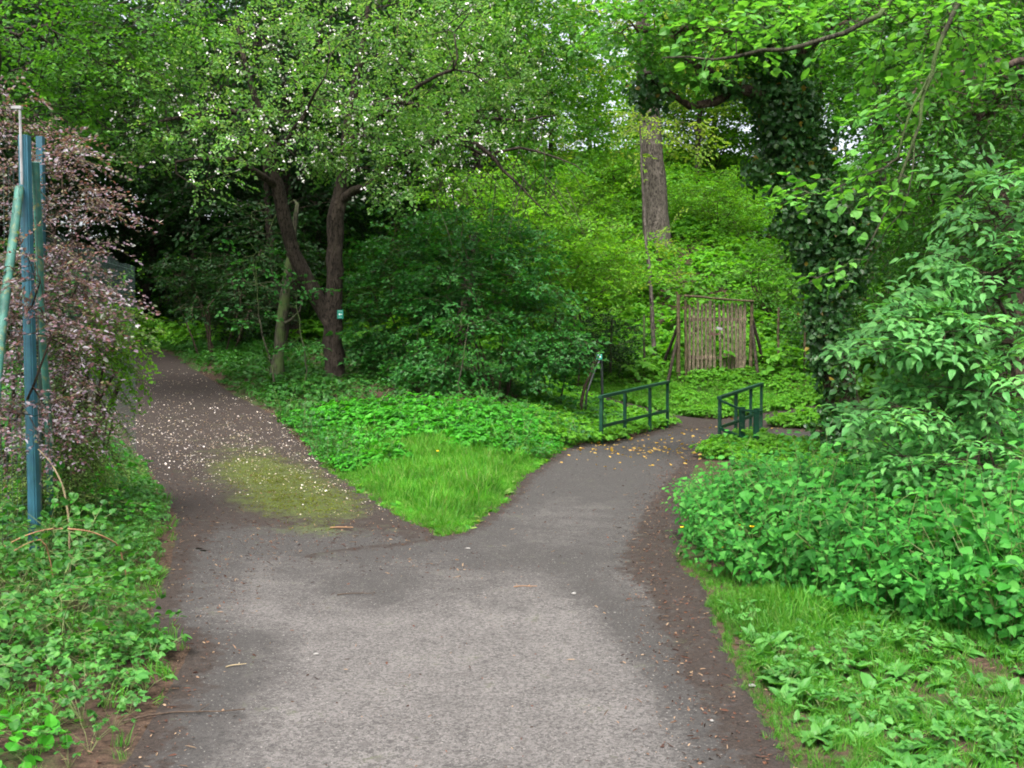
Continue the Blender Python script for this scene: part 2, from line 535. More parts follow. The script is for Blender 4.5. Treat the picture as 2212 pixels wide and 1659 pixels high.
def blob(X, Y, x, y, rx, ry, rot=0):
    c, s = math.cos(rot), math.sin(rot)
    u = ((X-x)*c+(Y-y)*s)/rx
    v = (-(X-x)*s+(Y-y)*c)/ry
    return np.exp(-(u*u+v*v))

def build_path(name, sdf, xr, yr, label, kindfun, lift):
    cell = .055
    xs = np.arange(xr[0], xr[1], cell)
    ys = np.arange(yr[0], yr[1], cell)
    X, Y = np.meshgrid(xs, ys)
    d = sdf(X, Y)
    keep = d < .16
    keep &= kindfun(X, Y, 'keep')
    nx = len(xs)
    q = keep[:-1, :-1] & keep[1:, :-1] & keep[:-1, 1:] & keep[1:, 1:]
    i = (np.arange(len(ys)-1)[:, None]*nx+np.arange(nx-1)[None])[q]
    F = np.stack([i, i+1, i+nx+1, i+nx], 1)
    used = np.unique(F)
    rem = np.full(X.size, -1); rem[used] = np.arange(len(used))
    x, y = X.ravel()[used], Y.ravel()[used]
    dd = d.ravel()[used]
    z = base_height(x, y)+lift-.05*np.clip((dd+.02)/.16, 0, 1)
    mb = MB()
    mb.add(np.stack([x, y, z], 1), rem[F])
    o = mb.build(name, M['path'], smooth=True)
    tag(o, label, 'path', kind='structure')
    r, g, b = kindfun(x, y, dd)
    a = o.data.color_attributes.new('mask', 'FLOAT_COLOR', 'POINT')
    a.data.foreach_set('color', np.stack([r, g, b, np.ones_like(r)], 1).astype(np.float32).ravel())

def split_line(X, Y):
    # asphalt of the main path in front of this line, earth of the side path behind it
    return (Y-7.7)-.06*np.sin(2.3*X)-.05*np.sin(7.1*X+1)-.03*np.sin(17*X)+.13*(X+2.6)

def main_masks(X, Y, d):
    if isinstance(d, str): return ~((sd_main(X, Y) > .16) & (split_line(X, Y) > 0))
    right = np.clip((X-np.interp(Y, MAIN[:, 1], MAIN[:, 0]))/.9, -1, 1)
    w = np.where(right > 0, .02+.32*right*np.exp(-((Y-8.5)/3.2)**2), -.02)
    a = np.clip((-d-w)/.3, 0, 1)
    far = np.clip((Y-17.5)/4, 0, 1)
    a = a*(1-.75*far)
    pale = 1.1*np.clip((9.1-Y)/3.4, 0, 1)*np.clip((-d-.02)/.6, 0, 1)+.55*blob(X, Y, .55, 9.5, .8, 1.3)+.2*blob(X, Y, .9, 11.5, .8, 2)
    pale -= .45*blob(X, Y, -.95, 6.7, .4, .6, .3)+.8*np.clip(1-np.abs(X-(1.0-.16*(Y-4)))/.3, 0, 1)*np.clip((8-Y)/2, 0, 1)+.3*blob(X, Y, -1.35, 5.0, .25, .8)
    pale -= .3*blob(X, Y, .3, 7.7, .8, .35)
    pale = np.clip(pale, -.5, 1)
    return a, np.zeros_like(X), pale

def side_masks(X, Y, d):
    if isinstance(d, str): return (split_line(X, Y) > -.08) & (sd_main(X, Y) > -.25)
    c = np.interp(Y, SIDE[:, 1], SIDE[:, 0])
    moss = 1.05*blob(X, Y, -2.95, 12.2, .58, 2.2, .445)+.9*blob(X, Y, -2.15, 10.1, .55, .8, .4)+.4*blob(X, Y, -1.7, 8.8, .4, .4)
    a = np.clip((9.6-Y)/1.7, 0, 1)*np.clip(-d/.4, 0, 1)
    return a, np.clip(moss*.95, 0, 1.0), np.zeros_like(X)

build_ground()
build_path('path', lambda X, Y: np.minimum(sd_main(X, Y), np.where(split_line(X, Y) < 0, sd_side(X, Y), 9)), (-3.5, 13), (-1, 27),
           'grey worn asphalt footpath leading over the railed bridge', main_masks, .012)
build_path('side_path', sd_side, (-16, 2), (5.5, 32), 'dark earth side path strewn with white petals climbing into the wood', side_masks, .008)

# ------------------------------------------------------------------ leaf, spray and plant templates  (V, F, material index)
def leaf6(L, W, fold=.25, curl=.12, shape='ovate'):
    if shape == 'ovate':
        a = [(0, 0), (.3, .5), (.7, .38), (1, 0)]
    elif shape == 'broad':
        a = [(0, 0), (.28, .52), (.72, .42), (1, 0)]
    elif shape == 'lobed':
        a = [(.12, 0), (.34, .56), (.56, .20), (1, 0)]
    elif shape == 'heart':
        a = [(.06, 0), (.12, .5), (.5, .36), (1, 0)]
    else:
        a = [(0, 0), (.35, .5), (.68, .34), (1, 0)]
    y1, y2 = a[1][1]*W, a[2][1]*W
    V = np.array([(a[0][0]*L, 0, 0), (a[1][0]*L, y1, fold*y1), (a[2][0]*L, y2, fold*y2-curl*L*.4), (L, 0, -curl*L),
                  (a[2][0]*L, -y2, fold*y2-curl*L*.4), (a[1][0]*L, -y1, fold*y1)])
    return V, np.array([(0, 3, 2, 1), (0, 5, 4, 3)])

def rot_axes(x, up):
    x = nrm(x)
    y = nrm(np.cross(up, x))
    z = np.cross(x, y)
    return np.stack([x, y, z], -1)

def leaf9(L, W, fold=.25, curl=.12, shape='ovate'):
    w = {'ovate': (.40, .50, .30), 'broad': (.46, .52, .36), 'heart': (.46, .44, .22), 'lobed': (.5, .3, .34)}[shape]
    xs = (.16, .42, .76)
    b = .03 if shape != 'heart' else .05
    V = [(b*L, 0, 0), (.45*L, 0, .02*L-curl*L*.18), (L, 0, -curl*L)]
    for s in (1, -1):
        for x, h in zip(xs, w):
            V.append((x*L, s*h*W, fold*h*W-curl*L*x*x*.9))
    return np.array(V), np.array([(0, 1, 4, 3), (1, 2, 5, 4), (0, 6, 7, 1), (1, 7, 8, 2)])

class TP:
    """a template: pieces gathered into V, F (quads), M"""
    def __init__(s): s.mb = MB()
    fine = False
    def leaf(s, p, d, up, L, W, **kw):
        V, F = (leaf9 if s.fine else leaf6)(L, W, **kw)
        R = rot_axes(np.asarray(d, float), np.asarray(up, float))
        s.mb.add(V@R.T+np.asarray(p), F, 0)
    def stick(s, pts, r, sides=3):
        tube(s.mb, pts, r, sides, 1, cap=False)
    def done(s):
        V = np.concatenate(s.mb.v); F = np.concatenate(s.mb.f); m = np.concatenate(s.mb.m)
        return V, F, m

def rv(s=1.0):
    return rng.normal(size=3)*s

def spray(L=.5, leaf=.07, ratio=.6, shape='ovate', gap=.06, sub=3, droop=.15, tilt=.35, flat=1.0, twig=.004, fill=1.0, fine=False):
    """a leafy twig: alternate leaves on both sides and a few side twigs, roughly in one plane"""
    T = TP(); T.fine = fine
    def run(o, d, up, l, lev):
        n = max(2, int(l/gap))
        pts = []
        side = nrm(np.cross(up, d))
        for k in range(n+1):
            t = k/n
            p = o+d*l*t-np.array([0, 0, 1])*droop*l*t*t+rv(.004)
            pts.append(p)
        pts = np.array(pts)
        T.stick(pts, np.linspace(twig*(1 if lev == 0 else .6), twig*.3, n+1))
        for k in range(1, n+1):
            if rng.random() > fill: continue
            s = 1 if (k+lev) % 2 else -1
            dd = d*.75+side*s*(.8+.3*rng.random())+rv(.22)*np.array([1, 1, flat])
            u = up+rv(tilt)
            T.leaf(pts[k]+rv(.006), dd, u, leaf*(.7+.5*rng.random()), leaf*ratio*(.8+.4*rng.random()), shape=shape, fold=.15+.3*rng.random(), curl=.05+.25*rng.random())
        T.leaf(pts[-1], d+rv(.25), up+rv(tilt), leaf*(.8+.4*rng.random()), leaf*ratio, shape=shape)
        if lev == 0:
            for k in range(sub):
                t = .2+.6*(k+rng.random())/max(1, sub)
                s = 1 if k % 2 else -1
                i = min(n, int(t*n))
                run(pts[i], nrm(d*.75+side*s*.7+rv(.12)*np.array([1, 1, flat])), nrm(up+rv(.15)), l*(.35+.3*rng.random()), 1)
    run(np.zeros(3), np.array([1., 0, 0]), np.array([0, 0, 1.]), L, 0)
    return T.done()

def pinnate_spray(n_fronds=5, L=.26, leaf=.088):
    """elder: opposite fronds of five to seven leaflets on a short shoot"""
    T = TP(); T.fine = True
    T.stick(np.array([(0, 0, 0), (.12, 0, .02), (.24, 0, .03)]), [.005, .004, .002], 4)
    for k in range(n_fronds):
        b = np.array([.06+.18*k/n_fronds, 0, .02])
        a = (k % 2*2-1)*(.5+.5*rng.random())+rng.normal()*.15
        if k == n_fronds-1: a = rng.normal()*.3
        d = np.array([math.cos(a), math.sin(a), .15+rng.normal()*.15]); d = nrm(d)
        l = L*(.7+.5*rng.random())
        pts = np.array([b+d*l*t-np.array([0, 0, 1])*.3*l*t*t for t in np.linspace(0, 1, 5)])
        T.stick(pts, .002)
        side = nrm(np.cross((0, 0, 1), d))
        for i in (2, 3):
            for s in (1, -1):
                T.leaf(pts[i], d*.45+side*s+rv(.12), np.array([0, 0, 1])+rv(.22), leaf*(.8+.35*rng.random()), leaf*.5, fold=.3, curl=.25*rng.random()+.1)
        T.leaf(pts[4], d+np.array([0, 0, -.35])+rv(.1), np.array([0, 0, 1])+rv(.2), leaf*1.15, leaf*.55, fold=.3, curl=.25)
    return T.done()

def nettle(h=.6, leaf=.085):
    T = TP(); T.fine = True
    lean = rv(.09)*np.array([1, 1, 0])
    n = int(h/.075)
    pts = np.array([np.array([0, 0, h*t])+lean*h*t*t*2 for t in np.linspace(0, 1, n+1)])
    T.stick(pts, np.linspace(.0035, .002, n+1))
    a = rng.random()*6
    for k in range(1, n+1):
        t = k/n
        l = leaf*(1.05-.2*t)*(.8+.35*rng.random()) if k < n-1 else leaf*.6
        if t < .25 and rng.random() < .6: continue
        for s in (0, math.pi):
            aa = a+k*math.pi/2+s+rng.normal()*.2
            d = np.array([math.cos(aa), math.sin(aa), -.1-.2*(1-t)+.3*(t > .85)+rng.normal()*.15])
            T.leaf(pts[k]+nrm(d)*.015, d, np.array([0, 0, 1])+rv(.15), l, l*.72, shape='heart', fold=.2, curl=.2+.2*rng.random())
    return T.done()

def rosette(n=8, h=.18, leaf=.07, ratio=.75, shape='broad', tri=True, spread=.12):
    """low leafy plant: leaf stalks from one root, each with one or three leaves held flat"""
    T = TP(); T.fine = h < .3
    for k in range(n):
        a = k*2.4+rng.normal()*.3
        out = np.array([math.cos(a), math.sin(a), 0])
        r = spread*(.3+rng.random())
        hh = h*(.55+.6*rng.random())
        p1 = out*r+np.array([0, 0, hh])
        T.stick(np.array([(0, 0, 0), out*r*.4+np.array([0, 0, hh*.6]), p1]), [.002, .0018, .0012])
        u = np.array([0, 0, 1])+out*.2+rv(.25)
        for j in ((-1, 0, 1) if tri else (0,)):
            aa = a+j*1.15+rng.normal()*.2
            d = np.array([math.cos(aa), math.sin(aa), -.15+rng.normal()*.15])
            T.leaf(p1, d, u, leaf*(.75+.5*rng.random()), leaf*ratio, shape=shape, fold=.2, curl=.1+.15*rng.random())
    return T.done()

def plantain(n=7, leaf=.13):
    T = TP(); T.fine = True
    for k in range(n):
        a = k*2.4+rng.normal()*.3
        l = leaf*(.6+.6*rng.random())
        el = .25+.7*rng.random()
        d = np.array([math.cos(a)*math.cos(el), math.sin(a)*math.cos(el), math.sin(el)])
        T.leaf(np.array([0, 0, .005]), d, np.array([0, 0, 1])-d*.3+rv(.1), l, l*.5, shape='broad', fold=.25, curl=.25+.3*rng.random())
    return T.done()

def tuft(n=14, h=.16, w=.006, spread=.03, bend=.5):
    T = TP()
    for k in range(n):
        a = rng.random()*6.283
        o = np.array([rng.normal()*spread, rng.normal()*spread, 0])
        l = h*(.5+.7*rng.random())
        out = np.array([math.cos(a), math.sin(a), 0])
        s = np.array([-out[1], out[0], 0])*w*(.6+.6*rng.random())*.5
        b = bend*(.3+rng.random())
        p1 = o+np.array([0, 0, l*.5])+out*l*.15*b
        p2 = o+np.array([0, 0, l*(1-.35*b)])+out*l*.6*b
        V = np.array([o-s, o+s, p1+s*.85, p1-s*.85, p2+s*.15, p2-s*.15])
        T.mb.add(V, [(0, 1, 2, 3), (3, 2, 4, 5)], 0)
    return T.done()

def place(mb, tmpl, pts, yaw=None, scale=1.0, R=None, tilt=0.0, face=(0, 0, 0)):
    """copies of a template at pts; R (n,3,3) or a yaw per copy"""
    V, F, m = tmpl
    n = len(pts)
    if n == 0: return
    scale = np.broadcast_to(np.asarray(scale, float), (n,))
    if R is None:
        yaw = rng.random(n)*6.2832 if yaw is None else yaw
        c, s = np.cos(yaw), np.sin(yaw)
        R = np.zeros((n, 3, 3))
        R[:, 0, 0] = c; R[:, 0, 1] = -s; R[:, 1, 0] = s; R[:, 1, 1] = c; R[:, 2, 2] = 1
        if tilt:
            up = nrm(np.array([0, 0, 1.])+np.asarray(face, float)+rng.normal(size=(n, 3))*tilt)
            R = rot_axes(R[:, :, 0]-up*np.sum(R[:, :, 0]*up, 1, keepdims=True), up)
    W = np.einsum('nij,vj->nvi', R, V)*scale[:, None, None]+np.asarray(pts)[:, None, :]
    nv = len(V)
    FF = (F[None]+(np.arange(n)*nv)[:, None, None]).reshape(-1, F.shape[1])
    mb.add(W.reshape(-1, 3), FF, np.tile(m, n))

def place_many(mb, tmpls, pts, **kw):
    pts = np.asarray(pts)
    k = rng.integers(0, len(tmpls), len(pts))
    sc = kw.pop('scale', 1.0)
    sc = np.broadcast_to(np.asarray(sc, float), (len(pts),))
    R = kw.pop('R', None)
    for i, t in enumerate(tmpls):
        q = k == i
        place(mb, t, pts[q], scale=sc[q], R=None if R is None else R[q], **kw)

# ------------------------------------------------------------------ branching: seeds (polylines) reach out to attractors
def grow(seeds, attr, tip=.004, power=2.3, step=.3, wig=.12, pathw=.25, sag=.0):
    """seeds: list of arrays (n,4). returns (limbs [(pts, rad)], tips [(pos, dir)], inner [(pos, dir)])"""
    pos_, par, fix, plen = [], [], [], []
    for s in seeds:
        s = np.asarray(s)
        if pos_:
            d = np.linalg.norm(np.array(pos_)-s[0][:3], axis=1)
            j = int(np.argmin(d))
            prev = j if d[j] < .6 else -1
        else:
            prev = -1
        for p in s:
            pos_.append(p[:3]); par.append(prev); fix.append(p[3])
            plen.append(0.0 if prev < 0 else plen[prev]*.5+.5*np.linalg.norm(p[:3]-pos_[prev]))
            prev = len(pos_)-1
    nseed = len(pos_)
    Pn = np.zeros((nseed+len(attr)*14+10, 3)); Pn[:nseed] = pos_
    Ln = np.zeros(len(Pn)); Ln[:nseed] = plen
    cnt = nseed
    par = par+[-1]*(len(Pn)-nseed)
    A = np.asarray(attr)
    d0 = np.min(np.linalg.norm(A[:, None]-Pn[None, :nseed], axis=2), axis=1)
    tips = []
    for i in np.argsort(d0):
        a = A[i]
        dist = np.linalg.norm(Pn[:cnt]-a, axis=1)
        j = int(np.argmin(dist+pathw*Ln[:cnt]))
        D = dist[j]
        if D < .05: continue
        n = int(min(12, max(1, round(D/step))))
        pd = Pn[j]-Pn[par[j]] if par[j] >= 0 else np.array([0, 0, 1.])
        c = Pn[j]+nrm(pd)*D*.3+(a-Pn[j])*.25+np.array([0, 0, sag*D])
        prev = j
        for k in range(1, n+1):
            t = k/n
            q = (1-t)**2*Pn[j]+2*t*(1-t)*c+t*t*a
            if k < n: q = q+rv(wig*D/n)
            Pn[cnt] = q; par[cnt] = prev; Ln[cnt] = Ln[prev]+D/n
            prev = cnt; cnt += 1
        tips.append(prev)
    par = par[:cnt]
    kids = [[] for _ in range(cnt)]
    for i, p in enumerate(par):
        if p >= 0: kids[p].append(i)
    order = []
    st = [i for i in range(cnt) if par[i] < 0]
    while st:
        x = st.pop(); order.append(x); st.extend(kids[x])
    rad = np.zeros(cnt)
    for i in reversed(order):
        r = sum(rad[k]**power for k in kids[i])**(1/power) if kids[i] else tip
        if i < nseed: r = max(fix[i], min(r, fix[i]*1.1))
        rad[i] = max(r, tip)
    limbs = []
    starts = [i for i in range(cnt) if par[i] < 0]
    while starts:
        i = starts.pop()
        ch = [par[i], i] if par[i] >= 0 else [i]
        while kids[i]:
            ks = sorted(kids[i], key=lambda k: -rad[k]-(10 if (k < nseed and k == i+1) else 0))
            starts.extend(ks[1:])
            i = ks[0]; ch.append(i)
        if len(ch) > 1:
            r = rad[ch].copy()
            if par[ch[0]] >= 0 or True:
                if len(r) > 1 and r[0] > r[1]*1.6 and ch[0] != ch[1]: r[0] = r[1]*1.3
            limbs.append((Pn[ch], r, ch[1] < nseed))
    dirs = np.zeros((cnt, 3))
    for i in range(cnt):
        if par[i] >= 0: dirs[i] = Pn[i]-Pn[par[i]]
    dirs = nrm(dirs)
    tp = [(Pn[i], dirs[i]) for i in tips]
    inner = [(Pn[i], dirs[i]) for i in range(nseed, cnt) if rad[i] < tip*2.6 and i not in set(tips)]
    return limbs, tp, inner

def limb_mesh(mb, limbs, m=0, rough=.05):
    for p, r, s in limbs:
        big = r.max()
        sides = 12 if big > .08 else 7 if big > .03 else 5 if big > .012 else 3
        tube(mb, p, r, sides, m, cap=big > .012, rough=rough if big > .05 else 0)

def in_blob(n, c, r):
    v = nrm(rng.normal(size=(n, 3)))*(rng.random((n, 1))**.42)
    return np.asarray(c)+v*np.asarray(r)

def disp_blobs(bl):
    out = []
    for dx, dy, Y, rx, ry, rz, n in bl:
        c = P(dx, dy, Y)
        out.append(in_blob(n, c, (rx*K/1000*Y, rz, ry*K/1000*Y)))
    return np.concatenate(out)

def spray_frames(d, flat=.45, jit=.3, up_jit=.35, droop=.15, face=(0, 0, 0)):
    d = np.array(d, float)
    d = d*np.array([1, 1, flat])+rng.normal(size=d.shape)*jit*np.array([1, 1, .6])
    d[:, 2] -= droop
    up = np.array([0, 0, 1.])+np.asarray(face, float)+rng.normal(size=d.shape)*up_jit
    return rot_axes(d, up)

def leafy(mb, sprays, tips, inner, n_inner=1.0, per_tip=1, scale=(.8, 1.25), flat=.45, jit=.35, up_jit=.35, droop=.15, face=(0, 0, 0)):
    pts = [t[0] for t in tips for _ in range(per_tip)]
    dr = [t[1] for t in tips for _ in range(per_tip)]
    if inner and n_inner > 0:
        k = rng.random(len(inner)) < n_inner
        for (p, d), q in zip(inner, k):
            if q:
                side = nrm(np.cross(d, rv()))
                pts.append(p); dr.append(nrm(d*.4+side))
    pts = np.array(pts)
    R = spray_frames(np.array(dr), flat, jit, up_jit, droop, face)
    place_many(mb, sprays, pts, R=R, scale=scale[0]+(scale[1]-scale[0])*rng.random(len(pts)))
    return pts

def tree(name, base, seeds, attr, sprays, leaf_m, bark_m, label, cat='tree', group=None, n_inner=.8, per_tip=1, flat=.45, jit=.35, up_jit=.35, droop=.15,
         scale=(.8, 1.25), tip=.004, pathw=.25, wig=.12, step=.3, crown='crown', wood='trunk', sag=0.0, rough=.05, power=2.3, face=(0, 0, 0)):
    t = thing(name, base, label, cat, group)
    limbs, tips, inner = grow(seeds, attr, tip=tip, pathw=pathw, wig=wig, step=step, sag=sag, power=power)
    a, b = MB(), MB()
    for l in limbs:
        limb_mesh(a if (l[2] or l[1].max() > tip*3.2) else b, [l], 0 if (l[2] or l[1].max() > tip*3.2) else 1, rough)
    leafy(b, sprays, tips, inner, n_inner, per_tip, scale, flat, jit, up_jit, droop, face)
    a.build(wood, bark_m, t, smooth=True)
    c = b.build(crown, [leaf_m, bark_m], t)
    return t, tips, inner
def dseed(rows, step=.25, jit=.0, Y=None):
    out = []
    for r in rows:
        p = P(r[0], r[1], r[2])
        out.append((*p, r[3]))
    return smooth_poly(out, step, jit)

# ================================================================== THE PLACE
# ------------------------------------------------------------------ spray stocks
def stock(k, f, **kw): return [f(**kw) for _ in range(k)]
SP_FAR = stock(6, spray, L=.95, leaf=.15, ratio=.62, gap=.13, sub=3, droop=.2, tilt=.5, twig=.006)
SP_APPLE = stock(8, spray, L=.42, leaf=.062, ratio=.6, gap=.05, sub=2, droop=.05, tilt=.6, flat=.8, twig=.004, fill=.9)
SP_BUSH = stock(7, spray, L=.5, leaf=.105, ratio=.85, shape='lobed', gap=.08, sub=3, droop=.2, tilt=.3, flat=.5)
SP_SHRUB = stock(6, spray, L=.6, leaf=.085, ratio=.62, gap=.075, sub=3, droop=.15, tilt=.5, twig=.005)
SP_LINDEN = stock(6, spray, L=.4, leaf=.075, ratio=.82, shape='broad', gap=.07, sub=2, droop=.2, tilt=.35, flat=.5, twig=.0035, fine=True)
SP_ELDER = stock(8, pinnate_spray)
SP_PURPLE = stock(7, spray, L=.46, leaf=.034, ratio=.6, gap=.024, sub=2, droop=.3, tilt=.7, flat=.6, twig=.003)
SP_COTONE = stock(6, spray, L=.36, leaf=.024, ratio=.7, gap=.018, sub=2, droop=.5, tilt=.5, flat=.5, twig=.003)
SP_BRAMBLE = stock(6, spray, L=.24, leaf=.045, ratio=.8, shape='broad', gap=.05, sub=2, droop=.1, tilt=.4, flat=.5, twig=.0025, fine=True)

# ------------------------------------------------------------------ woodland behind: a few trees built once, then copied
def local_tree(H0, R0, crown_z, rz, n, trunk_r, lean=(0, 0)):
    s = smooth_poly([(0, 0, -.3, trunk_r*1.25), (.1*rng.normal(), .1*rng.normal(), .6, trunk_r), (lean[0]*.5, lean[1]*.5, H0*.5, trunk_r*.8),
                     (lean[0], lean[1], H0, trunk_r*.5), (lean[0]*1.2, lean[1]*1.2, crown_z+rz*.6, trunk_r*.15)], .4, .02)
    a = in_blob(n, (lean[0], lean[1], crown_z), (R0, R0, rz))
    return [s], a

def copy_thing(root, loc, rotz=0.0, sc=1.0, label=None, leaf=None, group=None):
    r = root.copy(); C.objects.link(r)
    r.location = loc; r.rotation_euler = (0, 0, rotz); r.scale = (sc, sc, sc)
    if label: r['label'] = label
    if group: r['group'] = group
    for ch in [c for c in root.children]:
        c = ch.copy(); C.objects.link(c); c.parent = r
        if leaf is not None and len(c.material_slots) > 1:
            c.material_slots[0].link = 'OBJECT'
            c.material_slots[0].material = leaf
    return r

protos = []
for (H0, R0, cz, rz, n, tr) in ((6.5, 3.6, 8.2, 4.2, 270, .2), (8, 3.2, 9.0, 5.0, 280, .17), (5, 3.4, 6.2, 3.6, 260, .14)):
    sd, at_ = local_tree(H0, R0, cz, rz, n, tr, (rng.normal()*.5, rng.normal()*.5))
    t, _, _ = tree('woodland_tree', (0, 0, 0), sd, at_, SP_FAR, M['mid_leaf'], M['bark_dark'], 'leafy woodland tree', 'tree', 'woodland trees behind the paths',
                   n_inner=.8, per_tip=2, tip=.008, scale=(.8, 1.2), step=.5)
    protos.append(t)

GW = 'trees of the dark wood beyond the side path'
GH = 'trees on the hillside behind the gate'
GR = 'trees of the thicket at the right'
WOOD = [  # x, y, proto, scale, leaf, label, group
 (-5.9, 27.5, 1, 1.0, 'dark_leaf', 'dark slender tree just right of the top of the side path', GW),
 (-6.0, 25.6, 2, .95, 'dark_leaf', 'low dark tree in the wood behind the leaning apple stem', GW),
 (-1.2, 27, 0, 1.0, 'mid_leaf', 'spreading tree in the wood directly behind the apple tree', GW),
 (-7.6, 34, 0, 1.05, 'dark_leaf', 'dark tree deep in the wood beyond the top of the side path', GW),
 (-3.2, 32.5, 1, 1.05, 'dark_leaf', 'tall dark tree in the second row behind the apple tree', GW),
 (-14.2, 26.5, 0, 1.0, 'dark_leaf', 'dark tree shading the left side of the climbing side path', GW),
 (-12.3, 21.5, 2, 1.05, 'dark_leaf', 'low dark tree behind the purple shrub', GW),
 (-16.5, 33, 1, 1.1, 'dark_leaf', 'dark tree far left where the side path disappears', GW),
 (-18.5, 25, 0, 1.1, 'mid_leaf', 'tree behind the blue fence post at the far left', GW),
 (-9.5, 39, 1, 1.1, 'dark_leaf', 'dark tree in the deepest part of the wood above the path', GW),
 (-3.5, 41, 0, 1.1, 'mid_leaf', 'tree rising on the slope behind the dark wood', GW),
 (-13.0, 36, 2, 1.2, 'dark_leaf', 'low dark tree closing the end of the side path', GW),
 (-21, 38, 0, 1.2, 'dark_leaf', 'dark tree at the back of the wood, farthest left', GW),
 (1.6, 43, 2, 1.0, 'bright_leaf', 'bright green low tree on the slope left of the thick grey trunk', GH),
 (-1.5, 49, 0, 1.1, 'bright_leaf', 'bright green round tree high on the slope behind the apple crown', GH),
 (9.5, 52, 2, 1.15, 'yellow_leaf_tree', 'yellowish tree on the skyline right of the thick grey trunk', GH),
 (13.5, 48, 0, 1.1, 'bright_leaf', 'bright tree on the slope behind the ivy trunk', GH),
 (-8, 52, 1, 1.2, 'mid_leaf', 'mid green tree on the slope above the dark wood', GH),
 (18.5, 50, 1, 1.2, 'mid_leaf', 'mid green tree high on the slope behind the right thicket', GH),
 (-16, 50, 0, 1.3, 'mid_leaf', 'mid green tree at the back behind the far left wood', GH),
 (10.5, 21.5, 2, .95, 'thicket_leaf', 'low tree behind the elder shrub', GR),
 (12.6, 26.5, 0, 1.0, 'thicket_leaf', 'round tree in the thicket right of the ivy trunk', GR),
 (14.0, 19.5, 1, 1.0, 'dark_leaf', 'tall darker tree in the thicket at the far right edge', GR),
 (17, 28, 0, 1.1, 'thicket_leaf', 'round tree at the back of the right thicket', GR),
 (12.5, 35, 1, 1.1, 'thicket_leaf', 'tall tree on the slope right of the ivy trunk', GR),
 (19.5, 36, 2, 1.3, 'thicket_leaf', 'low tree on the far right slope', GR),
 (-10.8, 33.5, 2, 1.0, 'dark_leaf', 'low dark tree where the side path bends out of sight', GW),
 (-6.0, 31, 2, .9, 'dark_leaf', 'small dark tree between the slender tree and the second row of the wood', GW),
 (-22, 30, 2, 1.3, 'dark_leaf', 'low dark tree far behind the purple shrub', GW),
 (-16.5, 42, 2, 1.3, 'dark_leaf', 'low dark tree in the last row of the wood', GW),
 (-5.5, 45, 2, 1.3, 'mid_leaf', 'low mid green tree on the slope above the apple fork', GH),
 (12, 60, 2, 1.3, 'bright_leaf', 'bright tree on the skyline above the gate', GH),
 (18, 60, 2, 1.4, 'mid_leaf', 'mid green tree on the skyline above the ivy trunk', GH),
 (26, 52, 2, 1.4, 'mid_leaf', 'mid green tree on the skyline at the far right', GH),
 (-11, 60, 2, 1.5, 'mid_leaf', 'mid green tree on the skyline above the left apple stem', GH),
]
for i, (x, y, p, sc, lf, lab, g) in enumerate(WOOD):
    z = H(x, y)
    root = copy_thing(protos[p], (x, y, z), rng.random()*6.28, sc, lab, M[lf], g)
for t in protos:
    for c in list(t.children): bpy.data.objects.remove(c)
    bpy.data.objects.remove(t)

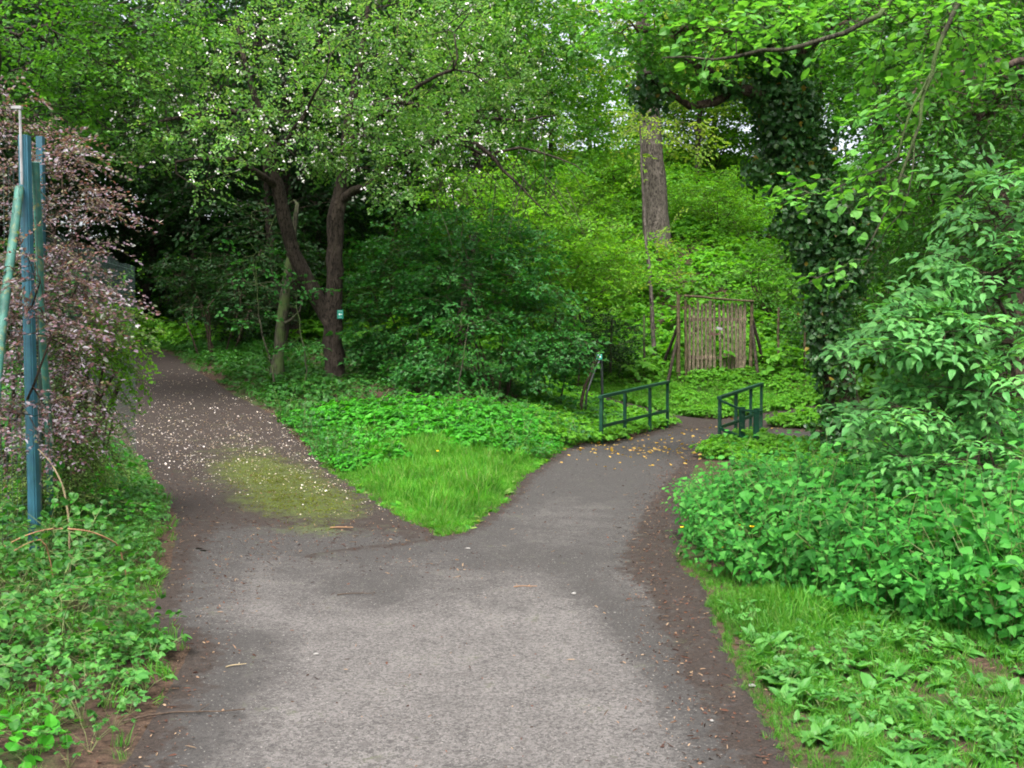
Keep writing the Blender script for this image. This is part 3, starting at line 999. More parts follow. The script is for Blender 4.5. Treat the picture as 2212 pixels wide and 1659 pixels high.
# shrubs of the slope and thicket
sproto = []
for k in range(3):
    seeds = [smooth_poly([(0, 0, -.1, .02), (.25*math.cos(a), .25*math.sin(a), .5, .016), (.6*math.cos(a), .6*math.sin(a), 1.1, .01)], .25, .02) for a in rng.random(6)*6.28]
    a = in_blob(110, (0, 0, 1.15), (1.5, 1.5, 1.15))
    a = a[a[:, 2] > .12]
    t, _, _ = tree('wild_shrub', (0, 0, 0), seeds, a, SP_SHRUB, M['mid_leaf'], M['bark_brown'], 'wild leafy shrub', 'shrub', 'shrubs of the slope', n_inner=.9, per_tip=2, tip=.005, wood='stems', crown='foliage')
    sproto.append(t)
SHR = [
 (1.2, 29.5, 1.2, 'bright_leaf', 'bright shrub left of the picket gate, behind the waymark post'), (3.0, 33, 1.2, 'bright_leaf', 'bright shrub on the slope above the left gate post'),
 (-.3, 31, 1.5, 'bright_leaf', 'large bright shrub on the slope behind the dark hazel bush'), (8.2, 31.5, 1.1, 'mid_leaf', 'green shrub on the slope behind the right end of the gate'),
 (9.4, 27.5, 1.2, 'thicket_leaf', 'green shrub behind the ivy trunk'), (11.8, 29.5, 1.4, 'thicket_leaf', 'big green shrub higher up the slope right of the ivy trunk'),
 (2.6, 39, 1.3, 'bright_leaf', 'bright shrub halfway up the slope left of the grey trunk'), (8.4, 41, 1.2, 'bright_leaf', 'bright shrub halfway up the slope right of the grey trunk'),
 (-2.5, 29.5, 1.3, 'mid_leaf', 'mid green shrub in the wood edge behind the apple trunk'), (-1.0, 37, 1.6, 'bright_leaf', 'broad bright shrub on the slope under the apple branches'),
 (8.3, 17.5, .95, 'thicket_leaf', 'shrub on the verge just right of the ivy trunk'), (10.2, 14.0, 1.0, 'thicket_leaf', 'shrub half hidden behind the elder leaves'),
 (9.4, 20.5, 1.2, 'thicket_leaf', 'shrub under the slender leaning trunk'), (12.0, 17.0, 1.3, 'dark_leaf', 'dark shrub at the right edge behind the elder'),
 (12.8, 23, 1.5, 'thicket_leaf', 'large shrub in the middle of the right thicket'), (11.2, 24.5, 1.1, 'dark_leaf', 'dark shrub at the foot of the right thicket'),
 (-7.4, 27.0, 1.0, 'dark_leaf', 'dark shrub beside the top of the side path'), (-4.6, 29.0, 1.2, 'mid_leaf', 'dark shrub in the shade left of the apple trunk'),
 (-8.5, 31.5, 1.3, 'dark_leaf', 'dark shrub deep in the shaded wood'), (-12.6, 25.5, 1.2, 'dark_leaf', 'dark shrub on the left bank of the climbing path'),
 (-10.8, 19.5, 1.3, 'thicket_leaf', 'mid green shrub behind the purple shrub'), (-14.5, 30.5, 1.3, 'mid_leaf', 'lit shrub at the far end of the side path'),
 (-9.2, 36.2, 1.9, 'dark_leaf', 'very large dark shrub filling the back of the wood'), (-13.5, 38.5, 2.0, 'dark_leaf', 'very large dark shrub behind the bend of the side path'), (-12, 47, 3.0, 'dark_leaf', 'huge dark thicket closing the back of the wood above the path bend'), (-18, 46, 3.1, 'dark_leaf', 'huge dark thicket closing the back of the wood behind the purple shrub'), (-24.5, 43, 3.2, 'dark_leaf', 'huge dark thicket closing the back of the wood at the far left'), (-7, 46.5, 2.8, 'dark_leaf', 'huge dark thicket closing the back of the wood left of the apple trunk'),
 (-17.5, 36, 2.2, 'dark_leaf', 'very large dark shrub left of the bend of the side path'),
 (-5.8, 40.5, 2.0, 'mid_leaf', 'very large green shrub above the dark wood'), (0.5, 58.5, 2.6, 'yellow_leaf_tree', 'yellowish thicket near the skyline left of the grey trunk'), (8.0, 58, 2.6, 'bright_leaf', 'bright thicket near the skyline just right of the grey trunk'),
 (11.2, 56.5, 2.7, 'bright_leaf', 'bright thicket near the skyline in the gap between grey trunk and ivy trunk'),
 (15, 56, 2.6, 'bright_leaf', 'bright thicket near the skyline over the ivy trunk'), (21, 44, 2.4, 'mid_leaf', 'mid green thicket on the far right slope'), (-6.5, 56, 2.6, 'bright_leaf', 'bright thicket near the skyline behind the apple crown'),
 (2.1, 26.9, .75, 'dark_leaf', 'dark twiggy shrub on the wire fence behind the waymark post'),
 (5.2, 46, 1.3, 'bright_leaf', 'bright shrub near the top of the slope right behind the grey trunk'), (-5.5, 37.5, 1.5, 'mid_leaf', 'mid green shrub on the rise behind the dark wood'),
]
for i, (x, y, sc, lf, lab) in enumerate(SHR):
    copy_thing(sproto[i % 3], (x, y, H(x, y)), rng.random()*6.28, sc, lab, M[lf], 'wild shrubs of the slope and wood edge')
for t in sproto:
    for c in list(t.children): bpy.data.objects.remove(c)
    bpy.data.objects.remove(t)

# ------------------------------------------------------------------ apple tree in blossom
ab = on(725, 822, 19)
_slim = np.array([1, 1, 1, .88])
a_right = _slim*dseed([(724, 835, 19, .27), (723, 812, 19, .215), (721, 740, 19, .2), (721, 655, 19, .195), (723, 560, 19, .175), (727, 470, 19, .17), (736, 415, 19, .15),
                 (744, 340, 18.9, .125), (758, 250, 18.8, .1), (772, 160, 18.7, .08), (790, 60, 18.5, .05), (800, -60, 18.4, .03)], .2, .008)
a_left = _slim*dseed([(716, 700, 19, .16), (694, 660, 18.95, .17), (664, 605, 18.8, .165), (635, 545, 18.6, .15), (614, 470, 18.4, .14), (600, 405, 18.3, .125), (584, 330, 18.2, .1),
                (560, 240, 18, .075), (530, 140, 17.8, .05), (510, 40, 17.7, .03)], .2, .008)
a_limbs = [dseed(r, .25, .02) for r in (
    [(737, 432, 19, .1), (764, 414, 18.8, .08), (815, 385, 18.4, .065), (880, 330, 18.1, .055), (960, 295, 17.9, .05), (1030, 310, 17.7, .04), (1090, 365, 17.6, .028), (1150, 430, 17.5, .014), (1190, 470, 17.5, .006)],
    [(960, 295, 17.9, .04), (1040, 330, 17.8, .03), (1120, 318, 17.6, .024), (1200, 340, 17.5, .015), (1270, 380, 17.4, .006)],
    [(745, 335, 18.9, .08), (800, 270, 18, .06), (880, 200, 17.2, .04), (980, 150, 16.8, .02)],
    [(758, 250, 18.8, .07), (840, 220, 19.2, .05), (960, 240, 19.4, .04), (1080, 260, 19.3, .03), (1200, 250, 19.2, .012)],
    [(600, 405, 18.3, .07), (540, 360, 17.7, .05), (460, 340, 17.2, .035), (380, 350, 16.9, .02)],
    [(560, 240, 18, .06), (470, 240, 17.4, .045), (370, 260, 17, .03), (280, 270, 16.8, .015)],
    [(584, 330, 18.2, .06), (640, 280, 17, .04), (680, 200, 16.2, .02)],
)]
a_at = disp_blobs([(610, 110, 17.8, 300, 150, 2.3, 150), (940, 110, 18, 270, 150, 2.3, 150), (340, 210, 17.2, 160, 90, 1.4, 55), (800, 250, 17.2, 230, 90, 1.4, 75),
                   (1100, 220, 18.3, 150, 90, 1.3, 50), (545, 290, 16.9, 160, 65, 1.1, 50), (330, 310, 16.9, 120, 50, .7, 22), (870, 385, 17.4, 140, 45, .7, 36), (450, 390, 16.7, 60, 30, .4, 8), (690, 345, 17.4, 100, 38, .6, 22), (1010, 300, 17.2, 110, 40, .6, 24)])
apple, a_tips, a_in = tree('apple_tree', tuple(ab), [a_right, a_left]+a_limbs, a_at, SP_APPLE, M['apple_leaf'], M['bark_apple'],
    'old apple tree in white blossom with two dark stems forking from one trunk', 'tree', None, n_inner=1.0, per_tip=2, flat=.6, jit=.5, up_jit=.5, droop=.05, tip=.0055, wig=.2, rough=.075)
# bare drooping twigs under the right limb and clusters of blossom
mb = MB()
for k in range(46):
    x = rng.uniform(930, 1240); y = rng.uniform(300, 400)+abs(x-1050)*.1
    p = P(x, y, 17.7+rng.normal()*.3)
    l = .5+.9*rng.random()
    d = nrm(np.array([rng.normal()*.5+.25, rng.normal()*.5, -.9]))
    q = [p+d*l*t+np.array([0, 0, -.15*l*t*t])+rv(.02)*t for t in np.linspace(0, 1, 5)]
    tube(mb, q, np.linspace(.009, .003, 5), 3, 0, cap=False)
mb.build('drooping_twigs', M['bark_dark'], apple)
mb = MB()
T = TP()
for k in range(5):
    c = rv(.022)
    n_ = nrm(rv()+np.array([0, -.3, .6]))
    s_ = nrm(np.cross(n_, rv())); u_ = np.cross(n_, s_)
    for j in range(5):
        a = j*1.2566
        d = s_*math.cos(a)+u_*math.sin(a)
        T.leaf(c, d+n_*.35, n_-d*.2, .022, .02, shape='broad', fold=.2, curl=-.1)
bl = T.done()
tp = np.array([t[0] for t in a_tips]+[t[0] for t in a_in])
k = rng.random(len(tp)) < .36
lowr = (tp[:, 2] < 5.6) & (tp[:, 0] > -4.6)
k = k | (lowr & (rng.random(len(tp)) < .75))
pp = np.concatenate([tp[k]+rng.normal(size=(k.sum(), 3))*.12, tp[k]+rng.normal(size=(k.sum(), 3))*.22])
place(mb, bl, pp, tilt=.8, scale=.6+.5*rng.random(len(pp)))
mb.build('blossom', M['blossom'], apple)

# ------------------------------------------------------------------ ivy-clad tree on the right
ib = on(1842, 1000, 14.5)
iv = dseed([(1850, 1022, 14.5, .33), (1843, 985, 14.5, .25), (1828, 900, 14.5, .215), (1808, 800, 14.5, .2), (1795, 690, 14.5, .19), (1782, 580, 14.5, .185), (1760, 480, 14.45, .175), (1728, 380, 14.4, .165),
            (1703, 290, 14.4, .155), (1684, 190, 14.35, .14), (1668, 80, 14.3, .12), (1655, -60, 14.3, .1), (1645, -250, 14.3, .06)], .15, .008)
iv_l = [dseed(r, .2, .015) for r in (
    [(1690, 235, 14.4, .1), (1640, 205, 14.1, .085), (1590, 195, 13.9, .075), (1540, 215, 13.8, .065), (1490, 228, 13.7, .05), (1440, 200, 13.6, .035), (1390, 160, 13.5, .02)],
    [(1680, 130, 14.3, .09), (1600, 80, 13.9, .07), (1500, 60, 13.6, .045), (1380, 70, 13.4, .02)],
    [(1590, 195, 13.9, .05), (1530, 150, 13.5, .04), (1460, 120, 13.3, .025)],
    [(1690, 160, 14.3, .08), (1760, 90, 14.0, .06), (1840, 40, 13.8, .03)])]
iat = disp_blobs([(1540, 20, 13.6, 220, 85, 1.6, 120), (1420, 60, 13.4, 120, 70, .9, 40), (1760, 30, 13.8, 160, 80, 1.3, 60), (1500, 150, 13.5, 110, 50, .7, 26), (1340, 40, 13.4, 60, 60, .6, 12)])
ivy_tree, i_tips, i_in = tree('ivy_clad_tree', tuple(ib), [iv]+iv_l, iat, SP_LINDEN, M['linden_leaf'], M['bark_brown'],
    'leaning tree wrapped in dark ivy beside the bridge path', 'tree', None, n_inner=.9, per_tip=2, flat=.5, tip=.005, rough=.07)
def ivy_coat():
    mb = MB()
    lf = []
    for k in range(10):
        T = TP()
        for j in range(7):
            T.leaf(rv(.05), rv()+np.array([0, 0, -.5]), np.array([1., 0, 0])+rv(.45), .075*(.6+.7*rng.random()), .065, shape='lobed' if j % 2 else 'broad', fold=.15, curl=.2)
        lf.append(T.done())
    pts, R = [], []
    def coat(path, n, thick, lo=0, hi=1, keep=None):
        path = np.asarray(path)
        t = lo+(hi-lo)*rng.random(n)
        i = t*(len(path)-1)
        i0 = np.minimum(i.astype(int), len(path)-2); f = (i-i0)[:, None]
        q = path[i0]*(1-f)+path[i0+1]*f
        d = nrm(path[i0+1, :3]-path[i0, :3])
        r_ = nrm(np.cross(d, rng.normal(size=(n, 3))))
        off = (q[:, 3]+np.abs(rng.normal(size=n))*thick)[:, None]*r_
        p = q[:, :3]+off
        if keep is not None:
            k = keep(p, r_, t); p, r_ = p[k], r_[k]
        pts.append(p); R.append(rot_axes(r_+rng.normal(size=r_.shape)*.4, np.array([0, 0, 1.])+rng.normal(size=r_.shape)*.3))
    def low(p, r_, t):   # bare bark shows on the right flank low down
        return (rng.random(len(p)) < np.where((r_[:, 0] > .45) & (t < .3), .06, 1.0)) & (rng.random(len(p)) < .35+.65*np.clip(np.sin(t*37)+.9, 0, 1))
    coat(iv, 4200, .09, .03, .97, low)
    coat(iv, 2000, .15, .3, .97)
    for l in iv_l: coat(l, 60, .06, 0, .35)
    for (dx, dy, Y, rx, ry, rz, n) in ((1770, 470, 14.4, 105, 95, .65, 420), (1800, 600, 14.4, 75, 65, .5, 200), (1700, 250, 14.3, 75, 90, .55, 300), (1400, 205, 13.7, 55, 45, .4, 70),
                                       (1740, 330, 14.4, 70, 60, .5, 190), (1650, 90, 14.2, 65, 90, .6, 170), (1640, 370, 14.2, 45, 35, .3, 50), (1850, 520, 14.3, 50, 60, .4, 110)):
        p = in_blob(n, P(dx, dy, Y), (rx*K/1000*Y, rz, ry*K/1000*Y))
        pts.append(p); R.append(rot_axes(nrm(p-P(dx, dy, Y))+rng.normal(size=p.shape)*.5, np.array([0, 0, 1.])+rng.normal(size=p.shape)*.4))
    pts_ = np.concatenate(pts); R_ = np.concatenate(R)
    place_many(mb, lf, pts_, R=R_, scale=.8+.5*rng.random(len(pts_)))
    for k in range(9):
        a = rng.random()*6.28
        q = [(*(r[:3]+(r[3]+.012)*np.array([math.cos(a+.25*math.sin(j*.35+k)), math.sin(a+.25*math.sin(j*.35+k)), 0])), .012) for j, r in enumerate(iv[:60:2])]
        q = np.array(q)
        tube(mb, q[:, :3], np.linspace(.018, .007, len(q)), 4, 1, cap=False)
    return mb.build('ivy', [M['ivy_leaf'], M['bark_brown']], ivy_tree)
ivy_coat()

# ------------------------------------------------------------------ thick grey trunk on the slope
gb = on(1425, 552, 38)
gs = dseed([(1428, 575, 38, .72), (1420, 535, 38, .56), (1415, 460, 38, .5), (1412, 380, 38, .46), (1408, 300, 38, .42), (1400, 200, 38, .36), (1390, 80, 38, .3), (1385, -80, 38, .22), (1380, -250, 38, .1)], .5, .02)
tree('old_thick_tree', tuple(gb), [gs], disp_blobs([(1330, 20, 37.5, 190, 130, 3.5, 90), (1470, 60, 38.5, 120, 130, 3, 45), (1300, -160, 38, 260, 130, 4, 60), (1480, 290, 38, 60, 40, 1.2, 14), (1410, 270, 36.8, 70, 35, .5, 9), (1400, 340, 36.8, 50, 30, .4, 3)]), SP_FAR, M['yellow_leaf_tree'], M['bark_grey'],
     'thick pale grey trunk on the green slope with thin yellowish crown', 'tree', None, n_inner=.4, per_tip=1, tip=.01, step=.6, rough=.04)
# thin sapling in front of it
sb = on(1412, 745, 28)
ss = dseed([(1414, 765, 28, .07), (1411, 700, 28, .06), (1405, 610, 28, .055), (1396, 520, 28, .05), (1390, 430, 28, .042), (1385, 340, 28, .03), (1382, 260, 28, .02)], .3, .012)
tree('sapling', tuple(sb), [ss], disp_blobs([(1380, 280, 28, 60, 60, .8, 18), (1420, 520, 28, 50, 40, .6, 8), (1400, 595, 27.7, 50, 20, .5, 9)]), SP_SHRUB, M['yellow_leaf_tree'], M['bark_grey'],
     'thin pale sapling stem standing left of the picket gate', 'tree', None, n_inner=.3, tip=.006)
# slender leaning trunk at right and dark branch
rb = on(2195, 700, 15)
rs = dseed([(2215, 900, 15, .13), (2192, 620, 15, .115), (2178, 520, 15, .11), (2155, 400, 15, .1), (2125, 280, 15, .095), (2092, 160, 15, .08), (2060, 40, 15, .06), (2040, -100, 15, .04)], .25, .01)
rl = [dseed([(2120, 262, 15, .05), (2190, 170, 14, .05), (2230, 130, 13, .045), (2150, 140, 12, .04), (2070, 160, 11.5, .03), (1990, 180, 11.2, .02), (1930, 225, 11, .008)], .2, .02),
      dseed([(2155, 400, 15, .03), (2040, 340, 14.4, .022), (1940, 345, 14, .012), (1890, 360, 13.8, .006)], .2, .02)]
rt, _, _ = tree('slender_leaning_tree', (rb[0], rb[1], H(P(2215, 900, 15)[0], 15)), [rs]+rl, disp_blobs([(2080, 80, 14.5, 190, 130, 1.6, 120), (2170, 230, 13.8, 90, 120, 1.2, 50), (1990, 230, 13.2, 110, 100, 1.0, 55), (2080, 400, 15.5, 160, 100, 1.2, 70), (1960, 60, 14, 120, 90, 1.2, 45), (2000, 520, 16.5, 130, 90, 1.0, 50)]),
     SP_SHRUB, M['thicket_leaf'], M['bark_brown'], 'slender leaning brown trunk in the thicket with a long dark branch', 'tree', None, n_inner=.8, per_tip=1, tip=.005)
# hawthorn at the top left
hb = np.array([-9.6, 17.5, H(-9.6, 17.5)])
hs_ = smooth_poly([(-9.6, 17.5, hb[2]-.2, .16), (-9.5, 17.4, hb[2]+1.5, .13), (-9.0, 17.2, 4.2, .1), (-8.6, 16.8, 6.2, .07), (-8.2, 16.5, 8.5, .03)], .25, .02)
tree('hawthorn_tree', tuple(hb), [hs_], disp_blobs([(60, 60, 16.8, 200, 120, 2, 110), (230, 110, 17, 150, 120, 1.6, 80), (60, 230, 16.8, 130, 70, 1.4, 50), (200, 270, 17, 110, 60, 1.2, 40), (330, 60, 17.5, 120, 80, 1.4, 40)]),
     SP_SHRUB, M['mid_leaf'], M['bark_dark'], 'olive green tree behind the fence in the upper left corner', 'tree', None, n_inner=.9, per_tip=1, tip=.006)
# mossy stem beside the apple tree, small twisted saplings
mbase = on(600, 800, 20)
tree('mossy_tree', tuple(mbase), [dseed([(598, 812, 20, .15), (600, 770, 20, .11), (605, 720, 20, .105), (612, 660, 20, .1), (622, 600, 20, .09), (634, 520, 20, .07), (642, 440, 20, .04)], .2, .01),
     dseed([(608, 700, 20, .035), (630, 690, 19.8, .03), (648, 672, 19.7, .02), (655, 640, 19.7, .01)], .15, .01)], disp_blobs([(560, 480, 20.5, 60, 60, .8, 14), (540, 570, 20.5, 50, 50, .7, 9)]), SP_SHRUB, M['dark_leaf'], M['bark_moss'],
     'mossy grey green stem left of the apple trunk', 'tree', None, n_inner=.5, tip=.006)
for rows, lab in ((([(592, 825, 18, .02), (588, 790, 18, .016), (574, 745, 18, .014), (562, 700, 18, .013), (556, 640, 18, .01), (552, 560, 18, .007)]), 'thin crooked sapling growing at the edge of the side path'),
                  (([(655, 835, 18.3, .02), (662, 800, 18.3, .014), (655, 745, 18.3, .012), (645, 690, 18.3, .008), (640, 640, 18.3, .005)]), 'thin sapling right in front of the apple trunk'),
                  (([(1000, 880, 17, .016), (990, 830, 17, .014), (1003, 770, 17, .01), (1012, 700, 17, .006)]), 'thin pale stem standing in front of the hazel bush')):
    s = dseed(rows, .15, .012)
    b = on(rows[0][0], rows[0][1], rows[0][2])
    a = np.concatenate([in_blob(9, s[-1][:3]+np.array([0, 0, .1]), (.5, .4, .35)), in_blob(6, s[len(s)//2][:3], (.5, .4, .35))])
    tree('young_sapling', tuple(b), [s], a, SP_LINDEN, M['bush_leaf'], M['bark_moss'], lab, 'sapling', 'young saplings along the wood edge', n_inner=.2, tip=.003, wig=.1)

# ------------------------------------------------------------------ hazel and maple bushes in the middle
def bush(name, x, y, bl, sprays, leaf, label, nstem=7, r=.5, group=None, **kw):
    z = H(x, y)
    seeds = []
    for k in range(nstem):
        a = rng.random()*6.28; q = r*rng.random()
        bx, by = x+q*math.cos(a), y+q*math.sin(a)
        seeds.append(smooth_poly([(bx, by, H(bx, by)-.1, .022), (bx+.15*math.cos(a), by+.15*math.sin(a), z+.5, .018), (bx+.45*math.cos(a), by+.45*math.sin(a), z+1.2, .012)], .2, .015))
    return tree(name, (x, y, z), seeds, disp_blobs(bl), sprays, leaf, kw.pop('bark', M['bark_brown']), label, kw.pop('cat', 'bush'), group, crown='foliage', wood='stems', **kw)
GB = 'hazel bushes between the two paths'
bush('hazel_bush', -1.6, 20, [(860, 620, 19.6, 95, 120, .9, 75), (835, 750, 19.3, 65, 70, .6, 36), (890, 500, 20, 95, 70, .8, 35)], SP_BUSH, M['bush_leaf'],
     'dark leafy bush right beside the apple trunk', group=GB, n_inner=.9, per_tip=2, flat=.25, jit=.3, up_jit=.22, droop=.2)
bush('hazel_bush', -.3, 19.0, [(990, 640, 18.6, 120, 120, .9, 85), (960, 780, 18, 90, 60, .7, 35), (1010, 500, 19.6, 110, 60, .9, 35)], SP_BUSH, M['bush_leaf'],
     'dark broad bush in the middle of the wedge between the paths', group=GB, n_inner=.9, per_tip=2, flat=.25, jit=.3, up_jit=.22, droop=.2)
bush('hazel_bush', .9, 20.0, [(1130, 640, 19.4, 110, 110, .9, 75), (1160, 760, 18.8, 95, 55, .7, 40), (1100, 520, 20, 90, 60, .8, 28), (1215, 740, 18.8, 45, 35, .5, 12)], SP_BUSH, M['bush_leaf'],
     'dark bush reaching right towards the waymark post', group=GB, n_inner=.9, per_tip=2, flat=.25, jit=.3, up_jit=.22, droop=.2)
bush('field_maple', 1.6, 25.5, [(1180, 500, 24, 110, 90, 1.2, 60), (1280, 560, 24.5, 110, 70, 1.2, 60), (1220, 610, 24, 80, 50, .9, 30), (1330, 600, 25, 50, 50, .8, 18), (1060, 430, 24.5, 130, 80, 1.3, 55)], SP_SHRUB, M['bright_leaf'],
     'bright yellow green small tree behind the dark bushes', cat='tree', n_inner=.8, per_tip=2, flat=.3, nstem=5)
bush('wood_edge_bush', -6.9, 23.3, [(500, 640, 23, 120, 60, 1, 50), (420, 580, 24, 110, 60, 1, 40), (600, 560, 24, 80, 70, 1, 30)], SP_BUSH, M['dark_leaf'],
     'dark layered bush at the shaded top of the side path', n_inner=.8, per_tip=2, flat=.2, up_jit=.2)

# ------------------------------------------------------------------ elder, purple barberry and green shrub in the foreground
bush('elder_shrub', 4.7, 8.3, [(2150, 430, 8.2, 75, 60, .5, 26), (2160, 570, 8, 90, 80, .5, 50), (2060, 700, 8, 130, 55, .5, 40), (2035, 715, 7.8, 80, 36, .4, 30), (2130, 760, 7.8, 110, 80, .6, 45),
     (1900, 745, 7.6, 26, 18, .2, 5), (1945, 890, 7.6, 50, 25, .25, 10), (2090, 880, 7.8, 110, 60, .5, 30), (1960, 990, 7.6, 45, 24, .3, 8), (2120, 1000, 7.4, 120, 60, .4, 24), (2190, 1120, 7, 70, 50, .3, 10), (2040, 1000, 7.6, 70, 50, .4, 10)],
     SP_ELDER, M['elder_leaf'], 'pale green elder shrub overhanging the nettles at the right edge', cat='shrub', n_inner=.35, per_tip=1, flat=.35, jit=.35, up_jit=.2, droop=.05, tip=.004, scale=(.75, 1.1), face=(-.35, -.5, 0))
bush('purple_barberry', -4.4, 8.6, [(75, 330, 8.8, 75, 65, .5, 34), (105, 430, 8.6, 75, 65, .5, 36), (90, 540, 8.4, 80, 70, .5, 36), (115, 640, 8.3, 75, 55, .5, 28), (60, 660, 8.1, 80, 90, .4, 40), (85, 760, 8.1, 80, 65, .5, 36),
     (70, 880, 7.8, 70, 60, .4, 26), (60, 255, 8.9, 60, 45, .5, 14), (200, 450, 8.4, 50, 20, .3, 7), (190, 610, 8.2, 45, 22, .3, 7), (170, 330, 8.6, 40, 22, .3, 5), (100, 700, 6.8, 70, 60, .2, 14), (90, 880, 6.8, 60, 70, .2, 12), (60, 580, 6.8, 40, 60, .2, 8), (130, 860, 8, 50, 45, .4, 16)],
     SP_PURPLE, M['purple_leaf'], 'purple leaved barberry shrub pushing through the blue fence', cat='shrub', n_inner=.55, per_tip=1, flat=.35, jit=.4, up_jit=.4, droop=.15, tip=.003)
bush('green_cotoneaster', -4.3, 9.2, [(175, 740, 8.8, 60, 50, .5, 32), (135, 860, 8.6, 65, 60, .5, 42), (145, 960, 8.3, 60, 60, .4, 42), (100, 1010, 8, 60, 70, .4, 30), (215, 690, 8.9, 35, 40, .3, 12)],
     SP_COTONE, M['cotone_leaf'], 'small leaved green shrub under the purple one', cat='shrub', n_inner=.9, per_tip=2, flat=.5, jit=.4, droop=.35, tip=.003)
mb = MB(); lf = MB()
ar = thing('arching_spray_shrub', tuple(on(200, 900, 9.6)), 'pale green arching sprays hanging over the side path from the purple shrub', 'shrub')
for k in range(20):
    x0, y0 = rng.uniform(185, 235), rng.uniform(640, 790)
    x1, y1 = x0+rng.uniform(20, 130), y0+rng.uniform(60, 130)
    p, q = P(x0-40, y0+30, 9.4), P(x1, y1, 9.2+rng.normal()*.3)
    c = (p+q)/2+np.array([.1, 0, .3])
    pts = np.array([(1-t)**2*p+2*t*(1-t)*c+t*t*q for t in np.linspace(0, 1, 16)])
    tube(mb, pts, np.linspace(.006, .002, 16), 4)
    for i in range(3, 16):
        for s in range(7):
            a = rng.random()*6.28
            T = leaf6(.036, .024, .2, .1, 'broad')
            V, F = T
            lf.add(V@rot_axes(rv(), np.array([0, 0, 1])+rv(.5)).T+pts[i]+rv(.018), F)
g0 = on(200, 900, 9.6)
for k in range(5): tube(mb, [g0+rv(.1)*np.array([1, 1, 0])-np.array([0, 0, .1]), g0+np.array([rng.normal()*.2, 0, .8]), P(rng.uniform(150, 200), rng.uniform(680, 800), 9.4)], [.012, .009, .006], 5)
mb.build('stems', M['bark_brown'], ar); lf.build('foliage', M['bright_leaf'], ar)

# ------------------------------------------------------------------ overhanging linden branches, upper right (its trunk stands to the right of the view)
lb = np.array([7.2, 7.6, H(7.2, 7.6)])
ls = [smooth_poly([(7.2, 7.6, lb[2]-.2, .22), (7.1, 7.6, 2, .18), (6.6, 7.5, 4.2, .15), (5.8, 7.4, 6, .1), (5.0, 7.4, 6.6, .06)], .3, .01)]
def hang(rows): ls.append(dseed(rows, .12, .008))
hang([(2300, -250, 7.4, .06), (2150, -120, 7.3, .03), (2060, 20, 7.2, .018), (2010, 160, 7.1, .014), (1975, 300, 7, .011), (1930, 420, 7, .008), (1870, 540, 7, .004)])
hang([(2010, 160, 7.1, .01), (1960, 260, 7, .009), (1940, 340, 7, .008), (1860, 380, 7, .006), (1770, 420, 7, .003)])
hang([(2150, -120, 7.3, .03), (1980, -60, 7.2, .025), (1900, 30, 7.1, .02), (1780, 85, 7, .017), (1650, 110, 7, .014), (1540, 125, 7, .01), (1430, 125, 7, .005)])
hang([(1975, 300, 7, .007), (1960, 420, 6.9, .006), (1915, 500, 6.9, .005), (1860, 600, 6.9, .003)])
tree('overhanging_linden', tuple(lb), ls, disp_blobs([(1770, 405, 7, 50, 24, .2, 5), (1740, 420, 7, 20, 15, .2, 2), (1830, 565, 7, 26, 18, .2, 3), (1920, 390, 7, 50, 34, .25, 7), (1900, 300, 7.1, 70, 36, .3, 6), (2000, 60, 7.4, 130, 70, .5, 26),
     (1640, 60, 7, 110, 45, .3, 16), (1860, 20, 7.2, 120, 40, .4, 14), (2110, 60, 7.6, 90, 90, .5, 22), (1980, 200, 7.1, 80, 50, .3, 10)]), SP_LINDEN, M['linden_leaf'], M['bark_moss'],
     'thin hanging branches with big fresh leaves drooping in from the upper right', 'tree', None, n_inner=.25, per_tip=1, flat=.3, jit=.35, up_jit=.25, droop=.3, tip=.003, scale=(.7, 1.05), step=.2)

# ------------------------------------------------------------------ built things: railings, gate, fences, waymarks
def ground_z(p): return H(p[0], p[1])
def railing(name, rows, label, r=.032, wing=None):
    """rows: (dx of post, dy of its top, Y)"""
    tops = [P(*q) for q in rows]
    base = np.array([tops[0][0], tops[0][1], ground_z(tops[0])])
    t = thing(name, tuple(base), label, 'railing', 'green bridge railings')
    d = nrm(tops[-1]-tops[0])
    up = np.array([0, 0, 1.])
    for p in tops:
        mb = MB()
        g = ground_z(p)
        bar(mb, (p[0], p[1], g-.15), (p[0], p[1], p[2]-.03), .055, .055, up=d)
        mb.build('post', M['rail_green'], t)
    mb = MB()
    bar(mb, tops[0]-d*.06, tops[-1]+d*.06, .075, .05)
    mb.build('top_rail', M['rail_green'], t)
    mb = MB()
    for a, b in zip(tops[:-1], tops[1:]):
        a2 = a*1; b2 = b*1
        a2[2] = ground_z(a)*.62+a[2]*.38; b2[2] = ground_z(b)*.62+b[2]*.38
        dd = nrm(b2-a2)
        bar(mb, a2+dd*.03, b2-dd*.03, .03, .055)
    mb.build('middle_rail', M['rail_green'], t)
    if wing:
        w = [P(*q) for q in wing]
        for p in w:
            mb = MB()
            bar(mb, (p[0], p[1], ground_z(p)-.15), (p[0], p[1], p[2]), .05, .085, up=(1, .25, 0))
            mb.build('flat_post', M['rail_green'], t)
        mb = MB()
        q = [tops[0]]+w
        for a, b in zip(q[:-1], q[1:]): bar(mb, a-np.array([0, .045, .045]), b-np.array([0, .045, .05]), .025, .035)
        mb.build('wing_rail', M['rail_green'], t)
        mb = MB()
        e = w[-1]*1
        bar(mb, (tops[0][0], tops[0][1]-.05, tops[0][2]-.52), (e[0]-.03, e[1]-.05, e[2]-.55), .03, .05)
        mb.build('wing_brace', M['rail_green'], t)
    return t
railing('bridge_railing', [(1299, 857, 17), (1350, 846, 18.4), (1404, 834, 19.9), (1442, 825, 21)], 'green metal railing on the left side of the bridge, half overgrown at its foot')
